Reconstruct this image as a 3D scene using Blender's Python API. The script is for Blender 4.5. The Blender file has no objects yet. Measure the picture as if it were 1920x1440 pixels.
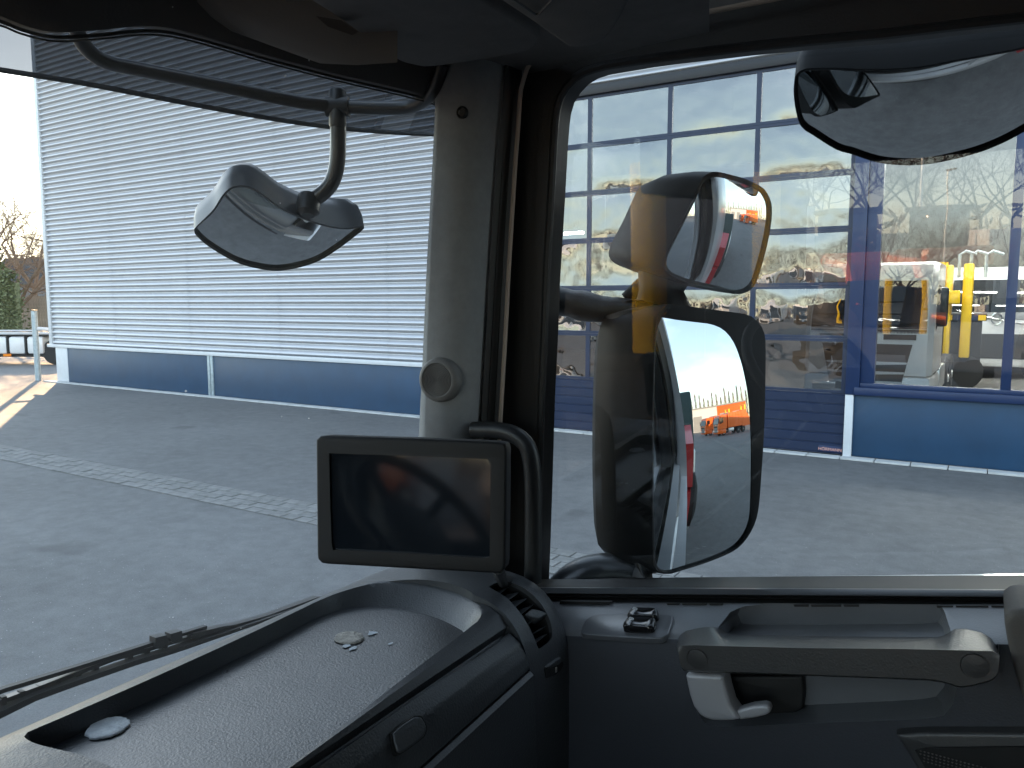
import bpy, bmesh, math, random
from mathutils import Vector, Matrix, Quaternion
from mathutils.geometry import tessellate_polygon
R = math.radians
random.seed(7)
scn = bpy.context.scene
COL = scn.collection

# ------------------------------------------------------------ camera, sky, sun, exposure
F = 1443.0                                   # focal length in photo pixels (1920 wide)
PITCH = math.atan((720 - 570) / F)
AZ = R(31.5)                                 # camera turned left of the wall's normal
EYE = Vector((0, 0, 2.4))
cam = bpy.data.cameras.new('camera'); cam.sensor_width = 36; cam.lens = 36 * F / 1920
cam.clip_start = .02; cam.clip_end = 3000
camo = bpy.data.objects.new('camera', cam); COL.objects.link(camo)
camo.location = EYE; camo.rotation_euler = (R(90) - PITCH, 0, AZ)
scn.camera = camo
SUN_EL = R(15); SUN_DIR = Vector((-.84, .54, 0)).normalized() * math.cos(SUN_EL) + Vector((0, 0, math.sin(SUN_EL)))
w = bpy.data.worlds.new('World'); scn.world = w; w.use_nodes = True
nt = w.node_tree; nt.nodes.clear()
out = nt.nodes.new('ShaderNodeOutputWorld'); bg = nt.nodes.new('ShaderNodeBackground')
sky = nt.nodes.new('ShaderNodeTexSky'); sky.sky_type = 'NISHITA'; sky.sun_disc = False
sky.sun_elevation = SUN_EL; sky.sun_rotation = math.atan2(SUN_DIR.x, SUN_DIR.y)
sky.air_density = 1.15; sky.dust_density = .25; sky.ozone_density = 1.7
tc = nt.nodes.new('ShaderNodeTexCoord'); mp = nt.nodes.new('ShaderNodeMapping'); mp.inputs['Scale'].default_value = (1, 1, 2.6)
nz = nt.nodes.new('ShaderNodeTexNoise'); nz.inputs['Scale'].default_value = 2.3; nz.inputs['Detail'].default_value = 7; nz.inputs['Roughness'].default_value = .58
rp = nt.nodes.new('ShaderNodeValToRGB'); rp.color_ramp.elements[0].position = .47; rp.color_ramp.elements[1].position = .72
mx = nt.nodes.new('ShaderNodeMix'); mx.data_type = 'RGBA'
cl = nt.nodes.new('ShaderNodeMix'); cl.data_type = 'RGBA'; cl.blend_type = 'ADD'; cl.inputs[0].default_value = 1
cl.inputs[7].default_value = (1.7, 1.65, 1.6, 1)
ml = nt.nodes.new('ShaderNodeMath'); ml.operation = 'MULTIPLY'; ml.inputs[1].default_value = .75
L = nt.links.new
L(tc.outputs['Generated'], mp.inputs['Vector']); L(mp.outputs[0], nz.inputs['Vector']); L(nz.outputs['Fac'], rp.inputs[0])
gmn = nt.nodes.new('ShaderNodeGamma'); gmn.inputs[1].default_value = .72; hs_ = nt.nodes.new('ShaderNodeHueSaturation'); hs_.inputs['Saturation'].default_value = .86; hs_.inputs['Value'].default_value = 1.15
L(sky.outputs[0], gmn.inputs[0]); L(gmn.outputs[0], hs_.inputs['Color'])
L(rp.outputs[0], ml.inputs[0]); L(ml.outputs[0], mx.inputs[0]); L(hs_.outputs[0], mx.inputs[6]); L(hs_.outputs[0], cl.inputs[6]); L(cl.outputs[2], mx.inputs[7])
L(mx.outputs[2], bg.inputs[0]); L(bg.outputs[0], out.inputs[0]); bg.inputs[1].default_value = .15
sun = bpy.data.lights.new('sun', 'SUN'); sun.energy = 2.8; sun.angle = R(.5); sun.color = (1, .64, .36)
suno = bpy.data.objects.new('sun', sun); COL.objects.link(suno)
suno.rotation_euler = SUN_DIR.to_track_quat('Z', 'Y').to_euler()
vs = scn.view_settings; vs.view_transform = 'Standard'; vs.look = 'None'; vs.gamma = 1; vs.use_curve_mapping = False; vs.exposure = 2.65
cy = scn.cycles
cy.use_denoising = True; cy.max_bounces = 10; cy.transparent_max_bounces = 24; cy.glossy_bounces = 6; cy.diffuse_bounces = 4
cy.caustics_reflective = False; cy.caustics_refractive = False; cy.sample_clamp_indirect = 6

# ------------------------------------------------------------ photo pixel -> place in the yard or cab
FW = Vector((-math.sin(AZ) * math.cos(PITCH), math.cos(AZ) * math.cos(PITCH), -math.sin(PITCH)))
RT = Vector((math.cos(AZ), math.sin(AZ), 0)); UP = RT.cross(FW)
def ray(x, y): return FW + RT * ((x - 960) / F) + UP * ((720 - y) / F)
def PX(x, y, X): r = ray(x, y); return EYE + r * (X / r.x)
def PY(x, y, Y): r = ray(x, y); return EYE + r * (Y / r.y)
def PZ(x, y, z): r = ray(x, y); return EYE + r * (z / r.z)          # z measured from the eye
def PD(x, y, d): return EYE + ray(x, y) * d
def PN(x, y, p0, n): r = ray(x, y); return EYE + r * ((p0 - EYE).dot(n) / r.dot(n))
def ground(x, y): return PZ(x, y, -2.4)
WALL = 12.9
def seen_in_wall(x, y, Y):                                          # a place whose mirror image in the shop front shows at this pixel
    p = PY(x, y, 2 * WALL - Y); return Vector((p.x, Y, p.z))

# ------------------------------------------------------------ materials
MATS = {}
def nodes(name):
    m = bpy.data.materials.new(name); m.use_nodes = True; MATS[name] = m
    return m, m.node_tree, m.node_tree.nodes['Principled BSDF']
def col4(c): return (c[0], c[1], c[2], 1)
def mat(name, c, rough=.5, metal=0, bump=0, bscale=200, var=0, vscale=6, spec=.5, coat=0, detail=3, rvar=0):
    m, t, b = nodes(name)
    b.inputs['Base Color'].default_value = col4(c); b.inputs['Roughness'].default_value = rough
    b.inputs['Metallic'].default_value = metal; b.inputs['Specular IOR Level'].default_value = spec
    if coat: b.inputs['Coat Weight'].default_value = coat; b.inputs['Coat Roughness'].default_value = .05
    co = t.nodes.new('ShaderNodeTexCoord')
    if bump:
        n = t.nodes.new('ShaderNodeTexNoise'); n.inputs['Scale'].default_value = bscale; n.inputs['Detail'].default_value = detail
        u = t.nodes.new('ShaderNodeBump'); u.inputs['Strength'].default_value = bump; u.inputs['Distance'].default_value = .5 / bscale
        t.links.new(co.outputs['Object'], n.inputs['Vector']); t.links.new(n.outputs['Fac'], u.inputs['Height']); t.links.new(u.outputs[0], b.inputs['Normal'])
    if var or rvar:
        n = t.nodes.new('ShaderNodeTexNoise'); n.inputs['Scale'].default_value = vscale; n.inputs['Detail'].default_value = 6; n.inputs['Roughness'].default_value = .65
        t.links.new(co.outputs['Object'], n.inputs['Vector'])
        if var:
            r = t.nodes.new('ShaderNodeValToRGB'); r.color_ramp.elements[0].position = .3; r.color_ramp.elements[1].position = .7
            r.color_ramp.elements[0].color = col4([x * (1 - var) for x in c]); r.color_ramp.elements[1].color = col4([min(1, x * (1 + var)) for x in c])
            t.links.new(n.outputs['Fac'], r.inputs[0]); t.links.new(r.outputs[0], b.inputs['Base Color'])
        if rvar:
            r = t.nodes.new('ShaderNodeMapRange'); r.inputs['To Min'].default_value = rough - rvar; r.inputs['To Max'].default_value = rough + rvar
            r.inputs['From Min'].default_value = .3; r.inputs['From Max'].default_value = .7
            t.links.new(n.outputs['Fac'], r.inputs['Value']); t.links.new(r.outputs[0], b.inputs['Roughness'])
    return m
def glass(name, tint, base, gain, wav=0, wscale=3, rough=0, dirt=0):
    """thin pane: see-through plus a mirror share that grows at grazing angles"""
    m = bpy.data.materials.new(name); m.use_nodes = True; t = m.node_tree; t.nodes.clear(); MATS[name] = m
    o = t.nodes.new('ShaderNodeOutputMaterial'); a = t.nodes.new('ShaderNodeBsdfTransparent'); g = t.nodes.new('ShaderNodeBsdfGlossy')
    a.inputs[0].default_value = col4(tint); g.inputs['Roughness'].default_value = rough; g.inputs[0].default_value = (.95, .97, 1, 1)
    lw = t.nodes.new('ShaderNodeFresnel'); lw.inputs['IOR'].default_value = 1.5
    ma = t.nodes.new('ShaderNodeMath'); ma.operation = 'MULTIPLY_ADD'; ma.inputs[1].default_value = gain; ma.inputs[2].default_value = base; ma.use_clamp = True
    mi = t.nodes.new('ShaderNodeMixShader')
    t.links.new(lw.outputs[0], ma.inputs[0]); t.links.new(ma.outputs[0], mi.inputs[0]); t.links.new(a.outputs[0], mi.inputs[1]); t.links.new(g.outputs[0], mi.inputs[2])
    co = t.nodes.new('ShaderNodeTexCoord')
    if wav:
        n = t.nodes.new('ShaderNodeTexNoise'); n.inputs['Scale'].default_value = wscale; n.inputs['Detail'].default_value = 1.0
        u = t.nodes.new('ShaderNodeBump'); u.inputs['Strength'].default_value = 1; u.inputs['Distance'].default_value = wav
        t.links.new(co.outputs['Object'], n.inputs['Vector']); t.links.new(n.outputs['Fac'], u.inputs['Height']); t.links.new(u.outputs[0], g.inputs['Normal'])
    last = mi
    if dirt:
        v = t.nodes.new('ShaderNodeTexVoronoi'); v.inputs['Scale'].default_value = 75
        vn = t.nodes.new('ShaderNodeTexNoise'); vn.inputs['Scale'].default_value = 5
        sm = t.nodes.new('ShaderNodeMath'); sm.operation = 'MULTIPLY_ADD'; sm.inputs[1].default_value = .22; sm.inputs[2].default_value = -.03
        wn = t.nodes.new('ShaderNodeSeparateColor'); c3 = t.nodes.new('ShaderNodeMath'); c3.operation = 'MULTIPLY'; c3.use_clamp = True
        p = t.nodes.new('ShaderNodeMath'); p.operation = 'POWER'; p.inputs[1].default_value = 5
        lt = t.nodes.new('ShaderNodeMath'); lt.operation = 'LESS_THAN'
        t.links.new(co.outputs['Object'], v.inputs['Vector']); t.links.new(co.outputs['Object'], vn.inputs['Vector'])
        t.links.new(v.outputs['Color'], wn.inputs[0]); t.links.new(wn.outputs[0], p.inputs[0]); t.links.new(p.outputs[0], c3.inputs[0]); t.links.new(vn.outputs['Fac'], c3.inputs[1])
        t.links.new(c3.outputs[0], sm.inputs[0]); t.links.new(v.outputs['Distance'], lt.inputs[0]); t.links.new(sm.outputs[0], lt.inputs[1])
        df = t.nodes.new('ShaderNodeBsdfTranslucent'); df.inputs[0].default_value = (.9, .9, .88, 1)
        d2 = t.nodes.new('ShaderNodeBsdfDiffuse'); d2.inputs[0].default_value = (.9, .9, .88, 1); da = t.nodes.new('ShaderNodeMixShader')
        t.links.new(df.outputs[0], da.inputs[1]); t.links.new(d2.outputs[0], da.inputs[2])
        k = t.nodes.new('ShaderNodeMath'); k.operation = 'MULTIPLY_ADD'; k.inputs[1].default_value = dirt; k.inputs[2].default_value = .022
        t.links.new(lt.outputs[0], k.inputs[0]); m2 = t.nodes.new('ShaderNodeMixShader')
        t.links.new(k.outputs[0], m2.inputs[0]); t.links.new(mi.outputs[0], m2.inputs[1]); t.links.new(da.outputs[0], m2.inputs[2]); last = m2
    t.links.new(last.outputs[0], o.inputs[0])
    return m

# cab
DASH = mat('dash_plastic', (.056, .060, .066), .40, bump=.55, bscale=420, var=.12, vscale=9, spec=.55)
DASH2 = mat('dash_lid_plastic', (.062, .067, .073), .38, bump=.5, bscale=380, var=.1, vscale=9)
TRAY = mat('tray_plastic', (.022, .025, .029), .30, bump=.45, bscale=400, var=.15, vscale=7, rvar=.05, spec=1.0)
DOORP = mat('door_plastic', (.15, .157, .17), .34, bump=.3, bscale=450, spec=.8, var=.1, vscale=8)
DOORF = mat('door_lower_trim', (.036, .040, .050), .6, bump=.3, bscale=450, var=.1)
DOORD = mat('door_handle_plastic', (.050, .050, .051), .38, bump=.3, bscale=450, var=.1, spec=.7)
PILLAR = mat('pillar_fabric', (.275, .28, .285), .8, bump=.45, bscale=600, var=.08, vscale=60, spec=.2)
HEAD = mat('headliner_fabric', (.16, .155, .152), .85, bump=.4, bscale=500, var=.1, vscale=30, spec=.2)
HEADD = mat('header_plastic', (.035, .027, .024), .7, bump=.3, bscale=300)
BLIND = mat('blind_plastic', (.075, .063, .054), .55, bump=.2, bscale=300)
RUB = mat('black_rubber', (.014, .014, .014), .55, var=.15, vscale=30)
BLACK = mat('black_plastic', (.02, .021, .022), .42, bump=.25, bscale=500)
BLACKG = mat('gloss_black_plastic', (.012, .012, .013), .16)
FRAME = mat('door_frame_black', (.017, .015, .014), .5, bump=.2, bscale=400)
BEIGE = mat('beige_piping', (.42, .34, .28), .6)
SILVER = mat('silver_lever', (.50, .50, .515), .38, metal=.2, bump=.1, bscale=600)
MBODY = mat('mirror_shell', (.011, .012, .013), .6, bump=.2, bscale=500, var=.15, vscale=15, spec=.12)
MARM = mat('mirror_arm', (.055, .060, .068), .33, var=.1, vscale=15)  # the lower arm's bluish highlight is put into this paler base colour
MSIDE = mat('mirror_shell_worn', (.019, .020, .020), .45, bump=.3, bscale=300, var=.2, vscale=12)
TUBE = mat('mirror_tube', (.022, .021, .021), .30, var=.2, vscale=25)
MGL = mat('mirror_glass', (.38, .41, .42), .012, metal=1)
MGLD = mat('mirror_glass_dusty', (.42, .42, .41), .03, metal=1, var=.10, vscale=40)
MGLF = mat('front_mirror_glass', (.52, .53, .53), .025, metal=1, var=.08, vscale=40)
SCREEN = mat('monitor_screen', (.012, .016, .022), .06, spec=.35)
MONI = mat('monitor_frame', (.0075, .008, .0095), .6, bump=.12, bscale=700)
PAD = mat('pale_pad', (.80, .84, .88), .85, bump=.8, bscale=120, var=.2, vscale=90)
PADW = mat('worn_pad', (.40, .37, .33), .9, bump=.9, bscale=220, var=.45, vscale=220)
GLUE = mat('glue_residue', (.45, .50, .54), .5, var=.3, vscale=80)
MARK = mat('white_print', (.75, .77, .78), .5)
TWEET = mat('tweeter_mesh', (.07, .07, .072), .5)
TWR = mat('tweeter_ring', (.17, .165, .16), .55, bump=.3, bscale=500)
TINT = glass('tinted_visor', (.105, .112, .125), .015, .4)
WSG = glass('windscreen_glass', (.90, .93, .92), .0, .55, dirt=.5)
DWG = glass('side_glass', (.93, .96, .94), .012, 1.35)
# yard
WHITE = mat('white_paint', (.78, .79, .80), .28, coat=.4, var=.04)
ORANGE = mat('orange_paint', (.75, .13, .01), .35, coat=.3, var=.08)
YELLOW = mat('yellow_paint', (.86, .56, .008), .35, coat=.3, var=.05)
RED = mat('red_paint', (.50, .012, .02), .35, coat=.3, var=.08)
GREEN = mat('dark_green_paint', (.012, .055, .058), .45, var=.15)
GREYP = mat('grey_paint', (.30, .31, .32), .45, var=.1)
ALU = mat('aluminium', (.62, .64, .66), .35, metal=.8, var=.1)
STEEL = mat('galvanised_steel', (.36, .43, .47), .5, metal=.4, var=.2, vscale=12)
DARK = mat('dark_chassis', (.02, .02, .021), .6, var=.2)
TYRE = mat('tyre_rubber', (.022, .022, .023), .8, bump=.3, bscale=60)
RIM = mat('wheel_rim', (.42, .43, .44), .4, metal=.5)
LAMP = mat('clear_lamp', (.7, .72, .74), .08, metal=.6)
AMBER = mat('amber_lamp', (.9, .25, .01), .15)
CHROME = mat('chrome', (.75, .76, .78), .12, metal=1)
TRUCKG = mat('truck_window', (.012, .016, .02), .03, spec=.8)
CLAD = mat('cladding_steel', (.46, .47, .50), .36, metal=.6, var=.04, vscale=1.2)
TRIM = mat('white_flashing', (.62, .64, .67), .5, var=.05)
NAVY = mat('navy_frame', (.008, .024, .082), .42, var=.08, vscale=3)
HDR = mat('dark_header', (.006, .008, .014), .5)
NAVYP = mat('navy_plinth', (.010, .046, .105), .5, var=.14, vscale=2.2, bump=.1, bscale=60)
NAVYD = mat('navy_door', (.008, .019, .055), .45, var=.08, vscale=3)
DPANE = glass('acrylic_pane', (.34, .35, .36), .17, 1.0, wav=.010, wscale=2.6)
WPANE = glass('shop_pane', (.85, .88, .88), .07, 1.0, wav=.0012, wscale=1.2)
HALLW = mat('hall_wall', (.16, .16, .16), .8, var=.1, vscale=1)
HALLF = mat('hall_floor', (.20, .19, .18), .5, var=.15, vscale=1)
BARK = mat('bark', (.22, .15, .10), .9, var=.35, vscale=10)
BARKD = mat('bark_grey', (.11, .09, .085), .9, var=.3, vscale=8)
LEAF = mat('ivy_leaf', (.13, .15, .06), .6, var=.4, vscale=5)
WOOD = mat('fence_wood', (.34, .28, .22), .8, var=.25, vscale=6)
KERB = mat('pale_concrete', (.46, .47, .47), .8, var=.15, vscale=4, bump=.3, bscale=90)
PAVER = mat('paver_concrete', (.155, .155, .152), .85, var=.2, vscale=9, bump=.5, bscale=110)
PAVER2 = mat('paver_concrete_light', (.18, .179, .176), .85, var=.2, vscale=9, bump=.5, bscale=110)
JOINT = mat('joint_sand', (.06, .058, .055), .95, var=.3, vscale=20)

def asphalt():
    m, t, b = nodes('asphalt'); co = t.nodes.new('ShaderNodeTexCoord'); N = t.nodes.new
    def noise(s, d, r=.6):
        n = N('ShaderNodeTexNoise'); n.inputs['Scale'].default_value = s; n.inputs['Detail'].default_value = d; n.inputs['Roughness'].default_value = r
        t.links.new(co.outputs['Object'], n.inputs['Vector']); return n
    big = noise(.35, 6); mid = noise(5, 8, .7); fine = noise(70, 6, .9)
    ramp = N('ShaderNodeValToRGB'); e = ramp.color_ramp.elements
    e[0].position = .36; e[0].color = (.068, .069, .071, 1); e[1].position = .64; e[1].color = (.205, .206, .208, 1)
    a = N('ShaderNodeMath'); a.operation = 'MULTIPLY_ADD'; a.inputs[1].default_value = .55; t.links.new(fine.outputs['Fac'], a.inputs[0])
    c = N('ShaderNodeMath'); c.operation = 'MULTIPLY_ADD'; c.inputs[1].default_value = .25; t.links.new(mid.outputs['Fac'], c.inputs[0])
    d = N('ShaderNodeMath'); d.operation = 'MULTIPLY'; d.inputs[1].default_value = .20; t.links.new(big.outputs['Fac'], d.inputs[0])
    t.links.new(d.outputs[0], c.inputs[2]); t.links.new(c.outputs[0], a.inputs[2]); t.links.new(a.outputs[0], ramp.inputs[0])
    # oil spots and pale grit
    v = N('ShaderNodeTexVoronoi'); v.inputs['Scale'].default_value = 26; t.links.new(co.outputs['Object'], v.inputs['Vector'])
    lt = N('ShaderNodeMath'); lt.operation = 'LESS_THAN'; lt.inputs[1].default_value = .09; t.links.new(v.outputs['Distance'], lt.inputs[0])
    sc = N('ShaderNodeSeparateColor'); t.links.new(v.outputs['Color'], sc.inputs[0])
    g2 = N('ShaderNodeMath'); g2.operation = 'GREATER_THAN'; g2.inputs[1].default_value = .80; t.links.new(sc.outputs[0], g2.inputs[0])
    gm = N('ShaderNodeMath'); gm.operation = 'MULTIPLY'; t.links.new(lt.outputs[0], gm.inputs[0]); t.links.new(g2.outputs[0], gm.inputs[1])
    mg = N('ShaderNodeMix'); mg.data_type = 'RGBA'; mg.inputs[7].default_value = (.5, .5, .49, 1); t.links.new(gm.outputs[0], mg.inputs[0]); t.links.new(ramp.outputs[0], mg.inputs[6])
    oil = noise(1.1, 2, .5); orp = N('ShaderNodeMapRange'); orp.inputs['From Min'].default_value = .66; orp.inputs['From Max'].default_value = .74; orp.inputs['To Max'].default_value = .5
    t.links.new(oil.outputs['Fac'], orp.inputs['Value'])
    mo = N('ShaderNodeMix'); mo.data_type = 'RGBA'; mo.inputs[7].default_value = (.075, .075, .078, 1); t.links.new(orp.outputs[0], mo.inputs[0]); t.links.new(mg.outputs[2], mo.inputs[6])
    t.links.new(mo.outputs[2], b.inputs['Base Color']); b.inputs['Roughness'].default_value = .78; b.inputs['Specular IOR Level'].default_value = .25
    u = N('ShaderNodeBump'); u.inputs['Strength'].default_value = .7; u.inputs['Distance'].default_value = .008; t.links.new(fine.outputs['Fac'], u.inputs['Height']); t.links.new(u.outputs[0], b.inputs['Normal'])
    return m
ASPH = asphalt()

# ------------------------------------------------------------ scene helpers
def children(o): return [c for c in COL.objects if c.parent == o]
def tag(o, label=None, cat=None, group=None, kind=None):
    if label: o['label'] = label
    if cat: o['category'] = cat
    if group: o['group'] = group
    if kind: o['kind'] = kind
    return o
def thing(name, loc, label, cat, group=None, rz=0):
    o = bpy.data.objects.new(name, None); COL.objects.link(o); o.location = loc; o.rotation_euler = (0, 0, rz); o.empty_display_size = .1
    return tag(o, label, cat, group)
def inv(parent):
    if not parent: return Matrix()
    m = Matrix(); chain = []
    p = parent
    while p: chain.append(p); p = p.parent
    for q in reversed(chain): m = m @ q.matrix_basis
    return m.inverted()
def link(name, me, m, parent=None, local=False, smooth=40):
    """the mesh is written in world places; it is moved into its parent's frame (unless local)"""
    if not local and parent: me.transform(inv(parent))
    o = bpy.data.objects.new(name, me); COL.objects.link(o); o.parent = parent
    if m: me.materials.append(m)
    if smooth:
        me.shade_smooth()
        if smooth < 180: me.set_sharp_from_angle(angle=R(smooth))
    return o
def copy_tree(o, parent=None):
    c = o.copy(); COL.objects.link(c); c.parent = parent
    for ch in children(o): copy_tree(ch, c)
    return c
class MB:
    def __init__(s): s.v = []; s.f = []
    def add(s, vs, fs):
        b = len(s.v); s.v += [Vector(v) for v in vs]; s.f += [[b + i for i in f] for f in fs]; return s
    def box(s, a, b, rot=None, bev=0):
        (x0, y0, z0), (x1, y1, z1) = a, b
        if bev > 0:
            k = min(bev, abs(x1 - x0) * .45, abs(y1 - y0) * .45, abs(z1 - z0) * .45); bm = bmesh.new(); bmesh.ops.create_cube(bm, size=1)
            bmesh.ops.scale(bm, vec=(abs(x1 - x0), abs(y1 - y0), abs(z1 - z0)), verts=bm.verts)
            bmesh.ops.bevel(bm, geom=bm.edges[:], offset=k, segments=2, affect='EDGES', profile=.5)
            c = Vector(((x0 + x1) / 2, (y0 + y1) / 2, (z0 + z1) / 2)); bm.verts.index_update()
            vs = [(rot @ v.co if rot else v.co) + c for v in bm.verts]; fs = [[v.index for v in f.verts] for f in bm.faces]; bm.free()
            return s.add(vs, fs)
        vs = [Vector((x, y, z)) for x in (x0, x1) for y in (y0, y1) for z in (z0, z1)]
        if rot:
            c = Vector(((x0 + x1) / 2, (y0 + y1) / 2, (z0 + z1) / 2)); vs = [rot @ (v - c) + c for v in vs]
        return s.add(vs, [(0, 1, 3, 2), (4, 6, 7, 5), (0, 4, 5, 1), (2, 3, 7, 6), (0, 2, 6, 4), (1, 5, 7, 3)])
    def loft(s, rings, closed=True, cap0=False, cap1=False):
        n = len(rings[0]); b = len(s.v)
        for r in rings: s.v += [Vector(p) for p in r]
        for i in range(len(rings) - 1):
            for j in range(n if closed else n - 1):
                k = (j + 1) % n; s.f.append([b + i * n + j, b + i * n + k, b + (i + 1) * n + k, b + (i + 1) * n + j])
        if cap0: s.f.append([b + j for j in range(n)][::-1])
        if cap1: s.f.append([b + (len(rings) - 1) * n + j for j in range(n)])
        return s
    def tube(s, path, rad, n=10, caps=True, flat=1.0):
        path = [Vector(p) for p in path]; rings = []; u = None
        for i, p in enumerate(path):
            t = (path[min(i + 1, len(path) - 1)] - path[max(i - 1, 0)]).normalized()
            if u is None: u = t.orthogonal().normalized()
            u = (u - t * u.dot(t)).normalized(); v = t.cross(u); r = rad[i] if isinstance(rad, (list, tuple)) else rad
            rings.append([p + (u * math.cos(a) + v * math.sin(a) * flat) * r for a in [2 * math.pi * k / n for k in range(n)]])
        return s.loft(rings, True, caps, caps)
    def lathe(s, c, axis, prof, n=24, squash=None):
        axis = Vector(axis).normalized(); u = axis.orthogonal().normalized(); v = axis.cross(u); c = Vector(c)
        rings = [[c + axis * h + (u * math.cos(a) + v * math.sin(a)) * r for a in [2 * math.pi * k / n for k in range(n)]] for r, h in prof]
        return s.loft(rings, True, prof[0][0] > 1e-6, prof[-1][0] > 1e-6)
    def mesh(s, name):
        me = bpy.data.meshes.new(name); me.from_pydata(s.v, [], s.f)
        bm = bmesh.new(); bm.from_mesh(me); bmesh.ops.remove_doubles(bm, verts=bm.verts, dist=1e-6); bmesh.ops.recalc_face_normals(bm, faces=bm.faces); bm.to_mesh(me); bm.free()
        return me
    def build(s, name, m, parent=None, local=False, smooth=40): return link(name, s.mesh(name), m, parent, local, smooth)
def resample(pts, n, closed=False):
    pts = [Vector(p) for p in pts]
    if closed: pts = pts + [pts[0]]
    d = [0]
    for a, b in zip(pts, pts[1:]): d.append(d[-1] + (b - a).length)
    res = []; m = n if closed else n - 1
    for k in range(n):
        t = d[-1] * k / m; i = 0
        while i < len(d) - 2 and d[i + 1] < t: i += 1
        q = (t - d[i]) / max(d[i + 1] - d[i], 1e-9); res.append(pts[i].lerp(pts[i + 1], min(1, q)))
    return res
def curve(pts, n, closed=False):
    """smooth curve through the points (Catmull-Rom), resampled"""
    P = [Vector(p) for p in pts]; m = len(P); fine = []
    rng = range(m) if closed else range(m - 1)
    for i in rng:
        a = P[(i - 1) % m] if closed or i > 0 else P[i]; b = P[i]; c = P[(i + 1) % m]; d = P[(i + 2) % m] if closed or i + 2 < m else c
        for k in range(8):
            t = k / 8; fine.append(.5 * ((2 * b) + (c - a) * t + (2 * a - 5 * b + 4 * c - d) * t * t + (3 * b - a - 3 * c + d) * t ** 3))
    if not closed: fine.append(P[-1])
    return resample(fine, n, closed)
def V2(pts): return [Vector((x, y, 0)) for x, y in pts]
def newell(pts):
    n = Vector()
    for a, b in zip(pts, pts[1:] + pts[:1]): n += a.cross(b)
    return n.normalized()
def prism(pts, d, holes=(), mb=None, rim=0.0, seg=3):
    """a plate: outline (with holes), given thickness vector d; rim rounds the front edge of the outline"""
    mb = mb or MB(); pts = [Vector(p) for p in pts]; d = Vector(d)
    if newell(pts).dot(d) > 0: pts = pts[::-1]
    loops = [pts] + [[Vector(p) for p in h] for h in holes]; nf = newell(pts)
    def inset(lp, k):
        if k == 0: return lp
        o = []; c = len(lp)
        for i in range(c):
            a, b, e = lp[i - 1], lp[i], lp[(i + 1) % c]; t = (e - a)
            t = t.normalized() if t.length > 1e-9 else Vector((1, 0, 0)); o.append(b + nf.cross(t).normalized() * k)
        return o
    top = [inset(loops[0], rim)] + loops[1:]
    tri = tessellate_polygon(top); b = len(mb.v); flat = [p for l in top for p in l]; mb.v += flat; mb.f += [[b + i for i in f] for f in tri]
    for li, lp in enumerate(loops):
        prev = top[li]; rings = []
        if li == 0 and rim:
            for k in range(seg + 1):
                a = math.pi / 2 * k / seg; rings.append([q + d.normalized() * rim * (1 - math.cos(a)) for q in inset(lp, rim * (1 - math.sin(a)))])
        else: rings.append(lp)
        rings.append([p + d for p in lp])
        mb.loft(rings, True)
    b = len(mb.v); back = [p + d for l in loops for p in l]; mb.v += back; mb.f += [[b + i for i in f][::-1] for f in tessellate_polygon(loops)]
    return mb
def cut(o, cutter_mb):
    """carve a shape out of a mesh object and leave no helper behind"""
    c = cutter_mb.build('cutter', None, None, smooth=0); c.parent = o.parent
    if o.parent: c.data.transform(inv(o.parent))
    md = o.modifiers.new('cut', 'BOOLEAN'); md.object = c; md.operation = 'DIFFERENCE'; md.solver = 'EXACT'
    dg = bpy.context.evaluated_depsgraph_get(); dg.update(); me = bpy.data.meshes.new_from_object(o.evaluated_get(dg)); o.modifiers.clear(); old = o.data; o.data = me
    bpy.data.objects.remove(c, do_unlink=True); bpy.data.meshes.remove(old)
    o.data.shade_smooth(); o.data.set_sharp_from_angle(angle=R(35)); return o
def text(body, name, m, parent, origin, right, up, size, thick=.0015):
    cu = bpy.data.curves.new(name, 'FONT'); cu.body = body; cu.size = 1; cu.extrude = 0; cu.align_x = 'CENTER'; cu.align_y = 'CENTER'
    t = bpy.data.objects.new('tmp', cu); COL.objects.link(t); dg = bpy.context.evaluated_depsgraph_get(); dg.update()
    me = bpy.data.meshes.new_from_object(t.evaluated_get(dg)); bpy.data.objects.remove(t, do_unlink=True); bpy.data.curves.remove(cu)
    right = Vector(right).normalized(); up = Vector(up).normalized()
    M = Matrix.Translation(Vector(origin)) @ Matrix((right, up, right.cross(up))).transposed().to_4x4() @ Matrix.Scale(size, 4)
    me.transform(M); return link(name, me, m, parent, smooth=0)
# ============================================================ LARGE STRUCTURE: yard
g = MB(); g.add([(-700, -700, 0), (700, -700, 0), (700, 700, 0), (-700, 700, 0)], [(0, 1, 2, 3)])
tag(g.build('ground', ASPH, smooth=0), kind='structure')
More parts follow.
